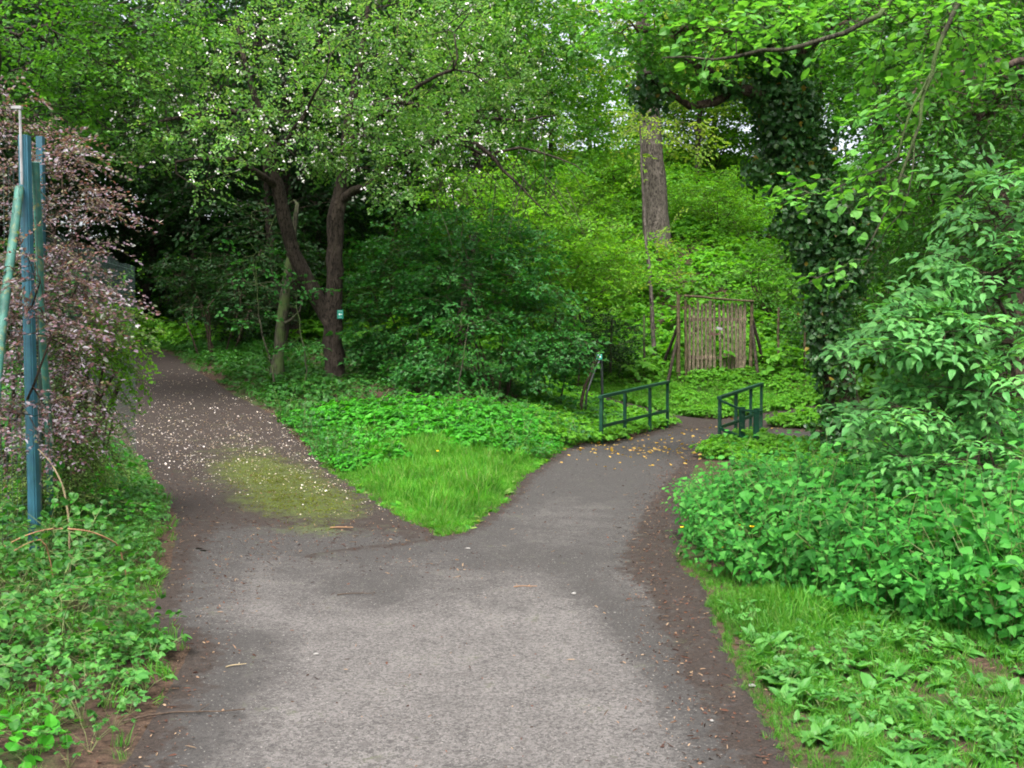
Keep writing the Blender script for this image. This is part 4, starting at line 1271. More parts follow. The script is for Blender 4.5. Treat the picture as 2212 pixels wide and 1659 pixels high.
railing('bridge_railing', [(1555, 859, 17), (1590, 845, 18.4), (1622, 835, 19.8), (1645, 829, 21)], 'green metal railing on the right side with two wide flat end posts',
        wing=[(1603, 879, 16.1), (1634, 882, 15.9)])

def pole(mb, p, q, r0, r1, sides=8, m=0, n=6, wob=.006):
    pts = np.array([np.asarray(p)+(np.asarray(q)-np.asarray(p))*t for t in np.linspace(0, 1, n)])
    pts[1:-1] += rng.normal(size=(n-2, 3))*wob
    tube(mb, pts, np.linspace(r0, r1, n), sides, m, rough=.05)

# picket gate
gl, gr_ = P(1466, 812, 26.8), P(1621, 806, 27.2)
gl[2] = H(gl[0], gl[1]); gr_[2] = H(gr_[0], gr_[1])
gate = thing('picket_gate', tuple(gl), 'weathered wooden picket gate in a pole frame at the foot of the slope', 'gate')
tl, tr_ = P(1465, 636, 26.8), P(1624, 650, 27.2)
for a, b, r in ((gl, tl, .06), (gr_, tr_, .055)):
    mb = MB(); pole(mb, a-np.array([0, 0, .2]), b, r, r*.85); mb.build('gate_post', M['pole_wood'], gate, True)
mb = MB(); pole(mb, P(1483, 812, 26.9)*[1, 1, 0]+[0, 0, gl[2]-.1], P(1481, 648, 26.9), .045, .04); mb.build('hanging_post', M['pole_wood'], gate, True)
mb = MB(); pole(mb, P(1478, 639, 26.75), P(1628, 651, 27.15), .032, .03); mb.build('cross_pole', M['pole_wood'], gate, True)
def leaf_gate(x0, x1, n, lean):
    t = MB()
    for k in range(n):
        f = (k+.5)/n
        x = x0+(x1-x0)*f
        Y = 26.95+.25*(x-1466)/150
        b = P(x+lean*(1-f)-lean*.3, 808+rng.normal()*2, Y); tp_ = P(x, 662+rng.normal()*3-4*math.sin(f*3), Y)
        b[2] = max(b[2], H(b[0], b[1])-.02)
        bar(t, b, tp_, .07+.01*rng.normal(), .022, up=(0, -1, 0))
        # pointed head
        x_ = nrm(tp_-b)
        bar(t, tp_, tp_+x_*.05, .036, .02, up=(0, -1, 0))
    o = t.build('gate_leaf', M['picket'], gate)
    for yy in (690, 772):
        q = MB(); bar(q, P(x0, yy, 27.02+.25*(x0-1466)/150), P(x1, yy, 27.02+.25*(x1-1466)/150), .03, .09); q.build('gate_rail', M['picket'], o)
leaf_gate(1486, 1547, 7, -2)
leaf_gate(1549, 1613, 7, 6)
mb = MB(); bar(mb, P(1530, 722, 26.85), P(1552, 722, 26.9), .05, .05); bar(mb, P(1536, 714, 26.86), P(1542, 730, 26.86), .03, .03); mb.build('latch', M['rusty'], gate)
mb = MB(); bar(mb, P(1548, 708, 26.87), P(1560, 711, 26.9), .04, .07); mb.build('lock_box', M['galv'], gate)
for a, b in ((P(1464, 705, 26.9), (1425, 790, 27.6)), (P(1466, 720, 26.9), (1438, 798, 26.2)), (P(1626, 690, 27.2), (1655, 790, 27.6)), (P(1624, 700, 27.2), (1640, 795, 26.6))):
    e = on(*b)-np.array([0, 0, .1])
    mb = MB(); pole(mb, a, e, .04, .045); mb.build('brace', M['bark_dark'], gate, True)
# wire fences either side of the gate
def wire_fence(name, posts, h, label, mname, matp, r=.035):
    b = on(*posts[0])
    t = thing(name, tuple(b), label, 'fence')
    gp = []
    for q in posts:
        g = on(*q); gp.append(g)
        mb = MB(); pole(mb, g-np.array([0, 0, .2]), g+np.array([rng.normal()*.03, 0, h]), r, r*.9); mb.build('fence_post', matp, t, True)
    mb = MB()
    for a, c in zip(gp[:-1], gp[1:]):
        for k in range(int(h/.18)+1):
            z = np.array([0, 0, .08+k*.18])
            tube(mb, [a+z, (a+c)/2+z-np.array([0, 0, .02]), c+z], .0025, 3, cap=False)
        n = int(np.linalg.norm(c-a)/.2)
        for k in range(n):
            p = a+(c-a)*(k+.5)/n
            tube(mb, [p+np.array([0, 0, .08]), p+np.array([0, 0, h-.1])], .002, 3, cap=False)
    mb.build(mname, M['wire'], t)
    return t
wire_fence('wire_fence', [(1681, 795, 27.2), (1738, 800, 26.8), (1800, 800, 26.4)], 1.75, 'low wire fence on wooden posts between the gate and the ivy tree', 'wire_netting', M['pole_wood'])
wire_fence('wire_fence', [(1392, 760, 27), (1318, 755, 26.6), (1240, 760, 26.4)], 1.6, 'old wire fence on wooden posts left of the picket gate', 'wire_netting', M['bark_moss'])

# waymark post behind the railing, and the waymark plate on the apple trunk
def plate(mb, c, w, h, n, up=(0, 0, 1), th=.006):
    n = nrm(np.asarray(n, float)); x = nrm(np.cross(up, n)); y = np.cross(n, x)
    box(mb, c, (w, h, th), np.stack([x, y, n], 1))
    return x, y, n
wp = on(1303, 855, 20.5)
t = thing('waymark_post', tuple(wp), 'slim dark waymark post with a small green plate behind the left railing', 'post')
top = P(1299, 768, 20.5)
mb = MB(); tube(mb, [wp-np.array([0, 0, .3]), (wp+top)/2, top], [.028, .028, .026], 8); mb.build('pole', M['dark_metal'], t, True)
def arrow(c, x, y, n, l, h, parent, lines):
    """one flat arrow pointing along x, and short lines, as raised white marks on a plate"""
    prof = [(-l, -h*.28), (l*.2, -h*.28), (l*.2, -h), (l, 0), (l*.2, h), (l*.2, h*.28), (-l, h*.28)]
    mb = MB()
    V = [c+x*u+y*v+n*w for w in (0, .004) for u, v in prof]
    k = len(prof)
    mb.add(V, [(i, (i+1) % k, k+(i+1) % k, k+i) for i in range(k)])
    mb.add(V, [list(range(k, 2*k))]); 
    mb.build('sign_arrow', M['sign_white'], parent)
    for v, w in lines:
        mb = MB(); bar(mb, c-x*w+y*v, c+x*w+y*v, .004, .009, up=n); mb.build('sign_line', M['sign_white'], parent)
mb = MB()
x, y, n = plate(mb, P(1294, 771, 20.44), .12, .11, (-.1, -1, .1)); pl = mb.build('sign_plate', M['sign_green'], t)
arrow(P(1294, 771, 20.44)+n*.003, x, y, n, .045, .028, pl, [(.042, .045)])
st = on(1264, 862, 20)
q = dseed([(1295, 780, 20.45, .03), (1285, 800, 20.35, .03), (1274, 830, 20.15, .03), (1264, 862, 20, .03)], .1)
q[-1][2] = min(q[-1][2], st[2]-.05)
mb = MB(); tube(mb, q[:, :3], .024, 7); mb.build('leaning_strut', M['dark_metal'], t, True)
c = P(735, 679, 18.78)
t = thing('waymark_plate', tuple(c), 'small green waymark plate with a white arrow nailed to the apple trunk', 'sign')
mb = MB(); x, y, n = plate(mb, c, .11, .16, (.35, -1, 0)); pl = mb.build('sign_plate', M['sign_green'], t)
arrow(c+n*.003, -x, y, n, .036, .026, pl, [(.062, .036), (-.056, .024)])

# tall blue fence at the left
A0 = on(74, 1200, 7.0); A1 = P(50, 292, 7.0)
fence = thing('tall_blue_fence', tuple(A0), 'tall wire fence with a blue corner post and weathered struts at the left edge', 'fence')
mb = MB(); bar(mb, A0-np.array([0, 0, .2]), A1, .05, .045, up=(0, -1, 0)); bar(mb, A0-np.array([-.031, -.01, .2]), A1+np.array([.031, .01, -.0]), .01, .055, up=(0, -1, 0)); mb.build('corner_post', M['blue_paint'], fence)
mb = MB(); tube(mb, [A1-np.array([-.01, .05, .35]), A1+np.array([0, -.04, .17])], .009, 6); box(mb, A1+np.array([-.02, -.04, .18]), (.07, .03, .02)); mb.build('extension_rod', M['galv'], fence)
s0 = P(42, 405, 6.95); s1 = P(-30, 1050, 6.0)
mb = MB(); pole(mb, s0, s1, .029, .029, 8); mb.build('near_strut', M['teal_paint'], fence, True)
s0 = P(76, 350, 7.08); s1 = on(112, 1100, 7.9)-np.array([0, 0, .1])
mb = MB(); pole(mb, s0, s1, .026, .026, 8); mb.build('far_strut', M['teal_paint'], fence, True)
B1 = P(87, 295, 8.6); B0 = np.array([B1[0]-.02, 8.6, H(B1[0], 8.6)])
mb = MB(); bar(mb, B0-np.array([0, 0, .2]), B1, .055, .05, up=(0, -1, 0)); mb.build('fence_post', M['blue_paint'], fence)
D0 = np.array([-3.62, 4.3, H(-3.62, 4.3)]); D1 = D0+np.array([0, 0, 3.0])
E1 = np.array([-4.9, 13.0, H(-4.9, 13.0)+2.7])
mb = MB()
def panel(a, b, h0, h1, sag=0.0):
    L_ = np.linalg.norm(np.asarray(b)-np.asarray(a))
    n = int(L_/.06)
    for k in range(n+1):
        p = np.asarray(a)+(np.asarray(b)-np.asarray(a))*k/n
        g = H(p[0], p[1])
        tube(mb, [(p[0], p[1], g+h0), (p[0]+.01, p[1], g+h1)], .0016, 3, cap=False)
    for k in range(int((h1-h0)/.1)+1):
        z = h0+k*.1
        m_ = (np.asarray(a)+np.asarray(b))/2
        tube(mb, [(a[0], a[1], H(a[0], a[1])+z), (m_[0], m_[1], H(m_[0], m_[1])+z-.01), (b[0], b[1], H(b[0], b[1])+z)], .0016 if k % 8 else .003, 3, cap=False)
panel(D0+np.array([.05, 0, 0]), A0+np.array([-.02, -.05, 0]), .05, 2.75)
panel(A0+np.array([0.02, .05, 0]), B0, .05, 2.7)
panel(B0, E1, .05, 2.5)
mb.build('wire_mesh', M['wire'], fence)

# ------------------------------------------------------------------ ground cover
def area(n, xr, yr): 
    return rng.uniform(xr[0], xr[1], n), rng.uniform(yr[0], yr[1], n)
def lift(x, y, dz=0): return np.stack([x, y, height(x, y)+dz], 1)
def side_x(y): return np.interp(y, SIDE[:, 1], SIDE[:, 0])
def main_x(y): return np.interp(y, MAIN[:, 1], MAIN[:, 0])
def wob(x, y, a=.25): return a*(np.sin(2.1*x+1.7*y)+np.sin(4.3*y-3.1*x+2))*.5
def stuff(mb, name, mats, label):
    o = mb.build(name, mats)
    return tag(o, label, 'ground cover', kind='stuff')
def clump(x, y, f=1.0, s=0.0):
    return .5+.5*np.sin(f*2.2*x+1.3*np.sin(f*1.7*y+s))*np.sin(f*2.6*y+1.1*np.sin(f*1.3*x+2*s))

T_GRASS = [tuft(16, .15, .006, .03, .6) for _ in range(8)]
T_GRASS_L = [tuft(16, .26, .007, .03, .7) for _ in range(6)]
T_COVER = [rosette(8, .24, .085, .8, 'broad', True, .15) for _ in range(7)]
T_LOW = [rosette(7, .12, .05, .85, 'broad', True, .1) for _ in range(7)]
T_NETTLE = [nettle(.42+.05*k, .1) for k in range(8)]
T_WEED = [plantain(6+k % 3, .12) for k in range(6)]
T_BIG = [rosette(7, .35, .13, .75, 'broad', True, .28) for _ in range(6)]
T_BRAM = [rosette(8, .26, .048, .85, 'broad', True, .2) for _ in range(7)]

# grass tip of the wedge
x, y = area(34000, (-2.8, 2.2), (8, 16.5))
d = sd_all(x, y)
between = (x > side_x(y)) & (x < main_x(y))
k = between & (d > -.06+.2*rng.random(len(x))*clump(x, y, 4, 2)) & (rng.random(len(x)) < np.clip(np.maximum((14.0-y+wob(x, y, 1.2))/1.1, (main_x(y)-1.5+.5*rng.random(len(x))-x < 0)*(y < 15.5)*.9), .06, 1))
mb = MB()
x, y, d = x[k], y[k], d[k]
place_many(mb, T_GRASS, lift(x, y), scale=(.35+.85*np.clip(d/.6, 0, 1))*(.6+.55*rng.random(len(x))+.3*clump(x, y, 2.7, 3)), tilt=.3)
q = (rng.random(len(x)) < .10) & (d > .2)
place_many(mb, T_GRASS_L, lift(x[q], y[q]), scale=.6+.7*rng.random(q.sum()), tilt=.3)
q = rng.random(len(x)) < .05
place_many(mb, [plantain(5, .07) for _ in range(4)], lift(x[q], y[q]), scale=.6+.8*rng.random(q.sum()), tilt=.3)
stuff(mb, 'wedge_grass', [M['grass'], M['stem']], 'vivid green grass filling the tip between the two paths')

# bright ground cover behind it
x, y = area(5200, (-6.5, 2.5), (10.5, 18.5))
d = sd_all(x, y)
between = (x > side_x(y)) & (x < main_x(y))
k = between & (d > .02) & ((y > 13.4+wob(x, y, 1.3)) | (d < .5) & (y > 14.5) | (x < side_x(y)+1.7) & (y > 12.6)) & (y < 16.2+wob(x, y))
mb = MB()
x, y, d = x[k], y[k], d[k]
place_many(mb, T_COVER, lift(x, y), scale=(.4+.5*np.clip(d/.7, 0, 1))*(.6+.4*clump(x, y, 1.2)+.35*rng.random(len(x))), tilt=.2)
stuff(mb, 'leafy_ground_cover', [M['cover_leaf'], M['stem']], 'bright green leafy ground cover behind the grass between the paths')
mb = MB()
k = clump(x, y, 1.9, 5) > .62
place_many(mb, [nettle(.34+.05*i, .07) for i in range(5)], lift(x[k], y[k]), scale=(.5+.6*rng.random(k.sum())), tilt=.2)
k = clump(x, y, 2.6, 9) > .7
place_many(mb, T_GRASS_L, lift(x[k], y[k]), scale=.7+.8*rng.random(k.sum()), tilt=.2)
k = clump(x, y, 1.1, 7) > .75
place_many(mb, T_BRAM, lift(x[k], y[k]), scale=.5+.6*rng.random(k.sum()), tilt=.2)
stuff(mb, 'mixed_wild_plants', [M['bush_leaf'], M['stem']], 'darker nettles, grass and brambles growing through the bright ground cover')

# shaded cover along the side path and below the apple tree and bushes
x, y = area(9000, (-13, 2.2), (15.5, 30))
d = sd_all(x, y)
k = (d > .03) & (x > side_x(y)) & (rng.random(len(x)) < np.where(d < 1.6, .95, .45)) & ((y > 17.2+wob(x, y, .6)) | (x < side_x(y)+2.4) & (y > 15.6))
mb = MB()
x, y, d = x[k], y[k], d[k]
place_many(mb, T_COVER, lift(x, y), scale=(.4+.45*np.clip(d/.6, 0, 1))*(.5+.7*rng.random(len(x))), tilt=.25)
stuff(mb, 'shaded_undergrowth', [M['wood_floor_leaf'], M['stem']], 'darker undergrowth along the side path and under the apple tree')

# low cover behind the left railing up to the gate and the verge behind the bridge
x, y = area(14000, (.2, 10.5), (14.8, 30))
d = sd_all(x, y)
k = (d > .02) & (x > main_x(np.minimum(y, 21))-4.5) & ~((x > 4.5) & (y < 20.5)) & (~((x < main_x(y)) & (y < 16)) | (d < .9))
mb = MB()
x, y, d = x[k], y[k], d[k]
g = (np.hypot((x-4.4)/2.6, (y-25.3)/1.1) < 1)
place_many(mb, T_LOW, lift(x[~g], y[~g]), scale=(.8+.9*rng.random((~g).sum())), tilt=.2)
place_many(mb, T_LOW, lift(x[g], y[g]), scale=.6+.8*rng.random(g.sum())*clump(x[g], y[g], 2, 1), tilt=.25)
stuff(mb, 'low_creeping_cover', [M['slope_leaf'], M['stem']], 'low creeping green cover around the railings and in front of the gate')
x, y = area(9000, (1, 8), (23.8, 27))
k = (sd_all(x, y) > 0) & (np.hypot((x-4.6)/2.9, (y-25.1)/1.4) < 1)
mb = MB(); place_many(mb, T_GRASS_L, lift(x[k], y[k]), scale=.3+.8*rng.random(k.sum())*clump(x[k], y[k], 2, 4), tilt=.3)
stuff(mb, 'verge_grass', [M['grass'], M['stem']], 'grass verge in front of the picket gate')

# hillside cover
x, y = area(26000, (-34, 36), (26.5, 68))
k = (sd_all(x, y) > .3) & ~((x > 3.9) & (x < 7) & (y < 27.6))
x, y = x[k], y[k]
mb = MB()
place_many(mb, T_BIG, lift(x, y), scale=(.7+.9*rng.random(len(x)))*(.7+.6*clump(x, y, .5)), tilt=.3)
stuff(mb, 'hillside_undergrowth', [M['slope_leaf'], M['stem']], 'lush green undergrowth covering the hillside behind the gate')

# ground under the right thicket
x, y = area(9000, (3.2, 16), (10.5, 24))
d = sd_all(x, y)
k = (d > .05) & (x > main_x(y)+1.0)
x, y = x[k], y[k]
mb = MB()
place_many(mb, T_COVER, lift(x, y), scale=(.6+.8*rng.random(len(x)))*(.4+.6*np.clip((x-5)/1.5, 0, 1)), tilt=.2)
stuff(mb, 'thicket_undergrowth', [M['slope_leaf'], M['stem']], 'green undergrowth on the verge around the ivy tree and under the thicket')
x, y = area(6000, (3.4, 9), (11, 18))
k = (sd_all(x, y) > 0) & (x > main_x(y)+1.0)
mb = MB(); place_many(mb, T_GRASS_L, lift(x[k], y[k]), scale=(.7+.7*rng.random(k.sum()))*(.4+.6*np.clip((x[k]-5)/1.5, 0, 1)))
stuff(mb, 'thicket_grass', [M['grass'], M['stem']], 'long grass among the undergrowth right of the bridge path')

# nettles
def nettle_front(x): return np.interp(x, [1.0, 1.45, 2.05, 2.6, 4, 8], [8.4, 6.75, 5.65, 5.05, 4.2, 3.6])
x, y = area(6800, (1.1, 8.5), (3.6, 12.4))
d = sd_all(x, y)
f = y-nettle_front(x)
k = (d > .04) & (x > main_x(y)) & (f > 0+.25*rng.random(len(x))) & (rng.random(len(x)) < .9) & (y < 10.8+.6*np.clip(x-3.6, 0, 1.5))
mb = MB()
x, y, d, f = x[k], y[k], d[k], f[k]
place_many(mb, T_NETTLE, lift(x, y), scale=(.62+.5*np.clip(np.minimum(d/.7, f/.9), 0, 1))*(.6+.5*rng.random(len(x)))*(1+.25*np.clip(x-3.4, 0, 1))*(1-.4*np.clip((y-8.8)/1.6, 0, 1)*np.clip((4.6-x)/.8, 0, 1)), tilt=.2, face=(-.2, -.3, 0))
q = rng.random(len(x)) < .10
q &= d > .3
place_many(mb, T_GRASS_L, lift(x[q], y[q]), scale=1.2+1.4*rng.random(q.sum()), tilt=.2)
q = (rng.random(len(x)) < .06) & (d > .6)
place_many(mb, T_BRAM, lift(x[q], y[q]), scale=1.2+.9*rng.random(q.sum()), tilt=.2)
stuff(mb, 'nettles', [M['nettle_leaf'], M['stem']], 'thick bed of stinging nettles on the right of the footpath')

# grassy verge at the lower right with broad leaves
x, y = area(30000, (.9, 5.5), (2.4, 8.6))
d = sd_all(x, y); f = y-nettle_front(x)
bare = .75*blob(x, y, 2.35, 4.75, .45, .22)
k = (d > -.04+.1*rng.random(len(x))) & (x > main_x(y)) & (f < .5) & (rng.random(len(x)) > .9*bare) & (rng.random(len(x)) < .3+.5*clump(x, y, 2.2, 1)**1.5+.35*(d < .45))
mb = MB()
x, y, d = x[k], y[k], d[k]
place_many(mb, T_GRASS, lift(x, y), scale=(.27+.2*np.clip(d/.5, 0, 1)+.55*blob(x, y, 1.75, 5.95, .5, .4)+.5*blob(x, y, 2.9, 5.0, .25, .25))*(.6+.8*rng.random(len(x))), tilt=.45)
stuff(mb, 'right_verge_grass', [M['grass_dry'], M['stem']], 'grass of the verge at the lower right of the footpath')
x, y = area(1700, (1.1, 4.6), (2.6, 6.2))
d = sd_all(x, y); f = y-nettle_front(x)
k = (d > .12) & (f < .1) & (rng.random(len(x)) > .85*blob(x, y, 2.35, 4.75, .5, .28))
mb = MB()
place_many(mb, T_WEED, lift(x[k], y[k]), scale=.36+.55*rng.random(k.sum())**2, tilt=.25)
place_many(mb, T_LOW, lift(*[a[k][::4] for a in (x, y)])+np.array([.05, .04, 0]), scale=.4+.4*rng.random(len(x[k][::4])), tilt=.2)
stuff(mb, 'broadleaf_weeds', [M['weed_leaf'], M['stem']], 'plantain and dock leaves in the grass at the lower right')

# left bank: brambles and low leaves with bare soil between
x, y = area(4200, (-7.5, -1.1), (2.8, 14))
d = sd_all(x, y)
lx = np.where(y < 6.5, main_x(y), side_x(y))
k = (d > .12) & (x < lx) & (rng.random(len(x)) < np.clip(-.05+1.15*clump(x, y, 1.7, .6)+.5*np.clip((y-6.5)/2, 0, 1), 0, 1)*np.where(y < 5, .85, 1))
mb = MB()
x, y, d = x[k], y[k], d[k]
place_many(mb, T_BRAM, lift(x, y), scale=(.35+.65*np.clip(d/.9, 0, 1))*(.6+.6*rng.random(len(x))), tilt=.2)
stuff(mb, 'bramble_cover', [M['bramble_leaf'], M['stem']], 'bramble and low leafy plants on the left bank')
x, y = area(12000, (-6.5, -1.1), (2.8, 13))
d = sd_all(x, y)
lx = np.where(y < 6.5, main_x(y), side_x(y))
k = (d > -.02+.12*rng.random(len(x))) & (x < lx) & (rng.random(len(x)) < .12+.75*(clump(x, y, 2.4, 2) > .62))
mb = MB()
place_many(mb, T_GRASS, lift(x[k], y[k]), scale=.4+.5*rng.random(k.sum()), tilt=.4)
stuff(mb, 'left_verge_grass', [M['grass_dry'], M['stem']], 'sparse grass along the left edge of the path')
x, y = area(1700, (-5, -1.3), (3.0, 11))
d = sd_all(x, y); lx = np.where(y < 6.5, main_x(y), side_x(y))
k = (d > .1) & (x < lx) & ((clump(x, y, 1.2, 3) > .4) | (d < .8) & (y > 5)) & (rng.random(len(x)) < np.where(y < 4.9, .75, 1))
mb = MB()
place_many(mb, T_LOW, lift(x[k], y[k]), scale=.35+.6*rng.random(k.sum()), tilt=.3)
stuff(mb, 'small_leafy_weeds', [M['weed_leaf'], M['stem']], 'small fresh green weeds scattered on the left bank')
x, y = area(5000, (-14, -5), (8, 30))
k = (sd_all(x, y) > np.where(y < 20, .6, .2)) & (x < side_x(y))
mb = MB()
place_many(mb, T_COVER, lift(x[k], y[k]), scale=.6+.8*rng.random(k.sum()), tilt=.2)
stuff(mb, 'bank_undergrowth', [M['wood_floor_leaf'], M['stem']], 'dark undergrowth on the bank behind the fence and shrubs')

# bramble bushes on the left bank
def low_bush(x, y, r, h, label, leaf='bramble_leaf', n=60, sprays=SP_BRAMBLE):
    z = H(x, y)
    a = in_blob(n, (x, y, z+h*.5), (r, r, h*.55)); a = a[a[:, 2] > z+.03]
    seeds = [smooth_poly([(x+rng.normal()*.05, y+rng.normal()*.05, z-.05, .004), (x+rng.normal()*r*.3, y+rng.normal()*r*.3, z+h*.5, .003)], .1, .01) for _ in range(5)]
    tree('bramble_bush', (x, y, z), seeds, a, sprays, M[leaf], M['stem'], label, 'bush', 'low bushes on the banks beside the path', n_inner=.7, per_tip=1, tip=.0016, wood='stems', crown='foliage', step=.12, flat=.4)
low_bush(-2.3, 5.15, .32, .42, 'leafy bramble bush standing nearest the path on the left bank', n=70)
low_bush(-2.75, 4.5, .26, .3, 'bramble bush low in the bottom left corner', n=30)
low_bush(-3.1, 6.3, .5, .55, 'bramble bush at the foot of the blue corner post', n=70)
low_bush(-3.6, 8.0, .45, .5, 'fresh green bush between the purple shrub and the side path', 'cover_leaf', n=70)
low_bush(-4.05, 9.8, .35, .45, 'small green bush on the path edge under the arching sprays', 'cover_leaf', n=50)
low_bush(3.0, 5.75, .5, .5, 'broad leaved low bush in front of the nettles by the right edge', 'nettle_leaf', n=55, sprays=SP_LINDEN)
low_bush(-2.2, 3.75, .28, .28, 'tiny bramble seedling by the path at the bottom left', 'cover_leaf', n=26)
def cane(rows, label, m):
    q = [(*P(r[0], r[1], r[2]), r[3]) for r in rows]
    e = np.array(q[0][:3])+(np.array(q[0][:3])-np.array(q[1][:3]))*.8
    q.insert(0, (e[0], e[1], H(e[0], e[1])-.05, rows[0][3]))
    s = smooth_poly(q, .05, .001)
    mb = MB(); tube(mb, s[:, :3], s[:, 3], 6)
    o = mb.build('bramble_cane', M[m], smooth=True); tag(o, label, 'cane', 'arching canes on the left bank')
cane([(150, 1190, 6.6, .007), (148, 1120, 6.6, .007), (135, 1050, 6.6, .006), (110, 1000, 6.6, .005), (82, 970, 6.6, .004)], 'pale bare cane curving up in front of the blue post', 'cane')
cane([(260, 1190, 6.4, .005), (235, 1165, 6.3, .005), (190, 1148, 6.2, .005), (120, 1142, 6.1, .005), (60, 1155, 6.0, .004), (10, 1180, 6, .004)], 'reddish cane arching low across the foot of the blue post', 'red_cane')
cane([(100, 1180, 6.2, .004), (70, 1170, 6.1, .004), (30, 1190, 6, .003)], 'short brown cane beside the reddish one', 'red_cane')

# ------------------------------------------------------------------ litter, petals, fallen leaves, twigs
def flat_bits(n, size, ratio, seed_shape='ovate'):
    T = TP()
    T.leaf(np.zeros(3), (1, 0, 0), (0, 0, 1), size, size*ratio, shape=seed_shape, fold=.3, curl=.15)
    return T.done()
def surf(x, y):
    return np.where(sd_all(x, y) < .03, base_height(x, y)+.017, height(x, y)+.006)
def bits(name, tmpls, x, y, m, label, sc):
    mb = MB()
    place_many(mb, tmpls, np.stack([x, y, surf(x, y)], 1), scale=sc, tilt=.45)
    o = mb.build(name, [m, m]); tag(o, label, 'litter', kind='stuff')
B = [flat_bits(1, .022, .4), flat_bits(1, .018, .6), flat_bits(1, .036, .25), flat_bits(1, .014, .8), flat_bits(1, .05, .12)]
x, y = area(150000, (-5, 7), (2.6, 22))
d = sd_main(x, y)
right = x > main_x(y)
p = np.where(right, np.exp(-((d+.2)/.28)**2), .55*np.exp(-((d+.06)/.14)**2))*np.where((y > 3) & (y < 20), 1, .3)
p = np.maximum(p, .05)*(d < .4)
ds = sd_side(x, y)
p = np.maximum(p, np.where((ds < .1) & (split_line(x, y) > 0), .28, 0))
p = np.maximum(p, np.where((d > 0) & (d < 3) & (x < 0) & (y < 9), .5, 0))
p = np.maximum(p, .5*np.exp(-(split_line(x, y)/.3)**2)*(x < -.2))
p = np.maximum(p, .9*blob(x, y, 2.35, 4.75, .5, .28))
p = np.maximum(p, np.where((d > 0) & (x > main_x(y)) & (y < 7), .3, 0))
k = rng.random(len(x)) < p
bits('leaf_litter', B, x[k], y[k], M['litter'], 'brown crumbled leaf litter along the path edges', .35+.9*rng.random(k.sum())**2)
x, y = area(80000, (-11, 0), (7.5, 27))
d = sd_side(x, y)
c = side_x(y)
p = .5*np.exp(-((y-14.2)/2.4)**2)+.4*np.clip((x-c)/1.2, 0, 1)*np.exp(-((y-11.3)/2.0)**2)+.12*np.exp(-((y-18)/4)**2)
p = p*(.25+.9*clump(x, y, 3.1, 1)*clump(x, y, 1.3, 4)**.5)*1.3
k = (d < .15) & (split_line(x, y) > .9) & (rng.random(len(x)) < p*1.5)
bits('white_petals', [flat_bits(1, .024, .8, 'broad'), flat_bits(1, .018, .9, 'broad'), flat_bits(1, .03, .7, 'broad')], x[k], y[k], M['petal'], 'fallen white apple petals strewn over the side path', (.35+.7*rng.random(k.sum())**2)*np.clip(.5+.1*(y[k]-8), .5, 1.1))
x, y = area(4600, (.5, 7), (13.0, 23.5))
d = sd_main(x, y)
p = np.exp(-((y-16.5)/1.7)**2)*np.where(x < main_x(y), .75, .5)+.08
k = (d < .1) & (rng.random(len(x)) < p*.75)
bits('yellow_leaves', [flat_bits(1, .08, .6), flat_bits(1, .065, .7), flat_bits(1, .06, .5)], x[k], y[k], M['fallen_yellow'], 'yellow fallen leaves on the path by the bridge', .6+.6*rng.random(k.sum()))

x, y = area(26000, (-5.2, -.8), (7.8, 15.5))
_, mo_, _ = side_masks(x, y, sd_side(x, y))
k = (sd_side(x, y) < 0) & (rng.random(len(x)) < np.clip(mo_*1.3-.35, 0, 1)*(.25+.75*(clump(x, y, 6, 1) > .45)))
mb = MB()
place_many(mb, [tuft(9, .02, .004, .014, .9) for _ in range(5)], np.stack([x[k], y[k], surf(x[k], y[k])-.006], 1), scale=.5+.8*rng.random(k.sum()), tilt=.4)
o = mb.build('moss', [M['moss'], M['moss']]); tag(o, 'yellow green moss growing down the middle of the side path', 'moss', kind='stuff')

def twig(dx, dy, l, yaw, label, m='twig_bark', r=.005):
    a, b = ray(dx, dy)
    Y = CAM_Z/-b
    x, y = a*Y, Y
    z = float(surf(np.array([x]), np.array([y]))[0])+r*.8
    d = np.array([math.cos(yaw), math.sin(yaw), 0]); s = np.array([-d[1], d[0], 0])
    mb = MB()
    tube(mb, [np.array([x, y, z])+d*l*(t-.5)+s*l*.08*math.sin(t*5)+np.array([0, 0, .004*t]) for t in np.linspace(0, 1, 6)], np.linspace(r, r*.5, 6), 5)
    p0 = np.array([x, y, z])+d*l*.1
    tube(mb, [p0, p0+(d*.7+s)*l*.16+np.array([0, 0, .006])], [r*.6, r*.4], 4)
    o = mb.build('twig', M[m], smooth=True); tag(o, label, 'twig', 'twigs lying on the path')
twig(510, 1447, .1, .5, 'pale bent twig on the left of the asphalt', 'cane', .004)
twig(400, 1555, .5, .35, 'long dark twig reaching from the left bank onto the path')
twig(738, 1152, .2, .1, 'reddish stick lying on the side path behind the asphalt edge', 'red_cane', .008)
twig(1625, 1395, .28, -.6, 'curved dark twig in the litter at the right edge')
twig(1135, 1268, .16, .1, 'short brown twig in the middle of the asphalt', 'red_cane', .004)
twig(770, 1285, .25, .2, 'dark twig with crumbs left of the asphalt centre', 'twig_bark', .004)
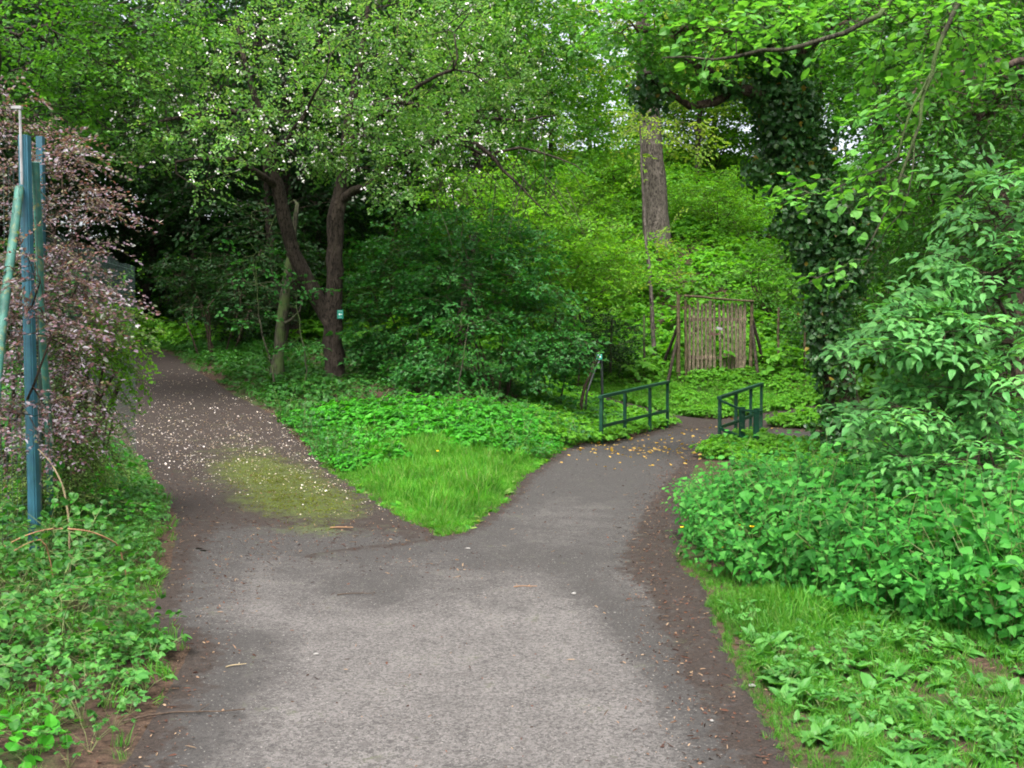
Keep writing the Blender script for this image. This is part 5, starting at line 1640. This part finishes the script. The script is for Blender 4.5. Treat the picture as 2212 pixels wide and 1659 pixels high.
def stone(dx, dy, r, label, m='stone_pale'):
    r *= .75
    a, b = ray(dx, dy); Y = CAM_Z/-b
    z = float(surf(np.array([a*Y]), np.array([Y]))[0])
    mb = MB()
    th = np.linspace(0, 2*math.pi, 9)[:-1]
    rows = [(r*1.0, 0), (r*1.05, r*.3), (r*.7, r*.6), (r*.15, r*.72)]
    V = []
    q = 1+.3*rng.normal(size=8)
    for (rr, h) in rows: V += [(a*Y+rr*math.cos(t)*1.3*q[i], Y+rr*math.sin(t)*q[i], z+h) for i, t in enumerate(th)]
    F = [(i*8+j, i*8+(j+1) % 8, i*8+8+(j+1) % 8, i*8+8+j) for i in range(3) for j in range(8)]
    mb.add(V, F); mb.add(V[24:], [list(range(8))])
    o = mb.build('pebble', M[m], smooth=True); tag(o, label, 'pebble', 'pale pebbles on the asphalt')
stone(1012, 1190, .02, 'white pebble on the asphalt just below the grass tip')
stone(682, 1417, .014, 'white pebble on the left part of the asphalt')
stone(1537, 1560, .012, 'white pebble near the lower right litter edge')
stone(1626, 1480, .018, 'grey white pebble in the litter by the lower right verge')
stone(1240, 1283, .018, 'small pale pebble in the middle of the asphalt')
# yellow flowers at the nettle edge
def flower(dx, dy, Y, label):
    p = P(dx, dy, Y); g = H(p[0], p[1])
    t = thing('buttercup', (p[0], p[1], g), label, 'flower', 'yellow flowers at the edge of the nettles')
    mb = MB(); tube(mb, [(p[0]+.02, p[1]+.02, g-.02), (p[0]+.01, p[1], (g+p[2])/2), p], .002, 4); mb.build('stalk', M['stem'], t)
    T = TP()
    for k in range(6):
        a = k*1.047
        T.leaf((0, 0, 0), (math.cos(a), math.sin(a)-.25, .35), (0, -.3, 1), .02, .019, shape='broad', fold=.1, curl=-.15)
    V, F, m = T.done()
    mb = MB(); mb.add(V+p, F); mb.build('petals', M['flower_yellow'], t)
flower(1547, 1158, 7.3, 'yellow flower at the front edge of the nettles')
flower(1557, 1183, 7.0, 'lowest of the yellow flowers by the path edge')
flower(1624, 1139, 7.2, 'yellow flower deeper among the nettle leaves')
flower(1598, 1136, 7.4, 'half hidden orange yellow flower among the nettles')
flower(1473, 1140, 8.2, 'yellow flower nearest the asphalt beside the nettles')
flower(945, 975, 12.3, 'single yellow flower on the wedge of grass between the paths')
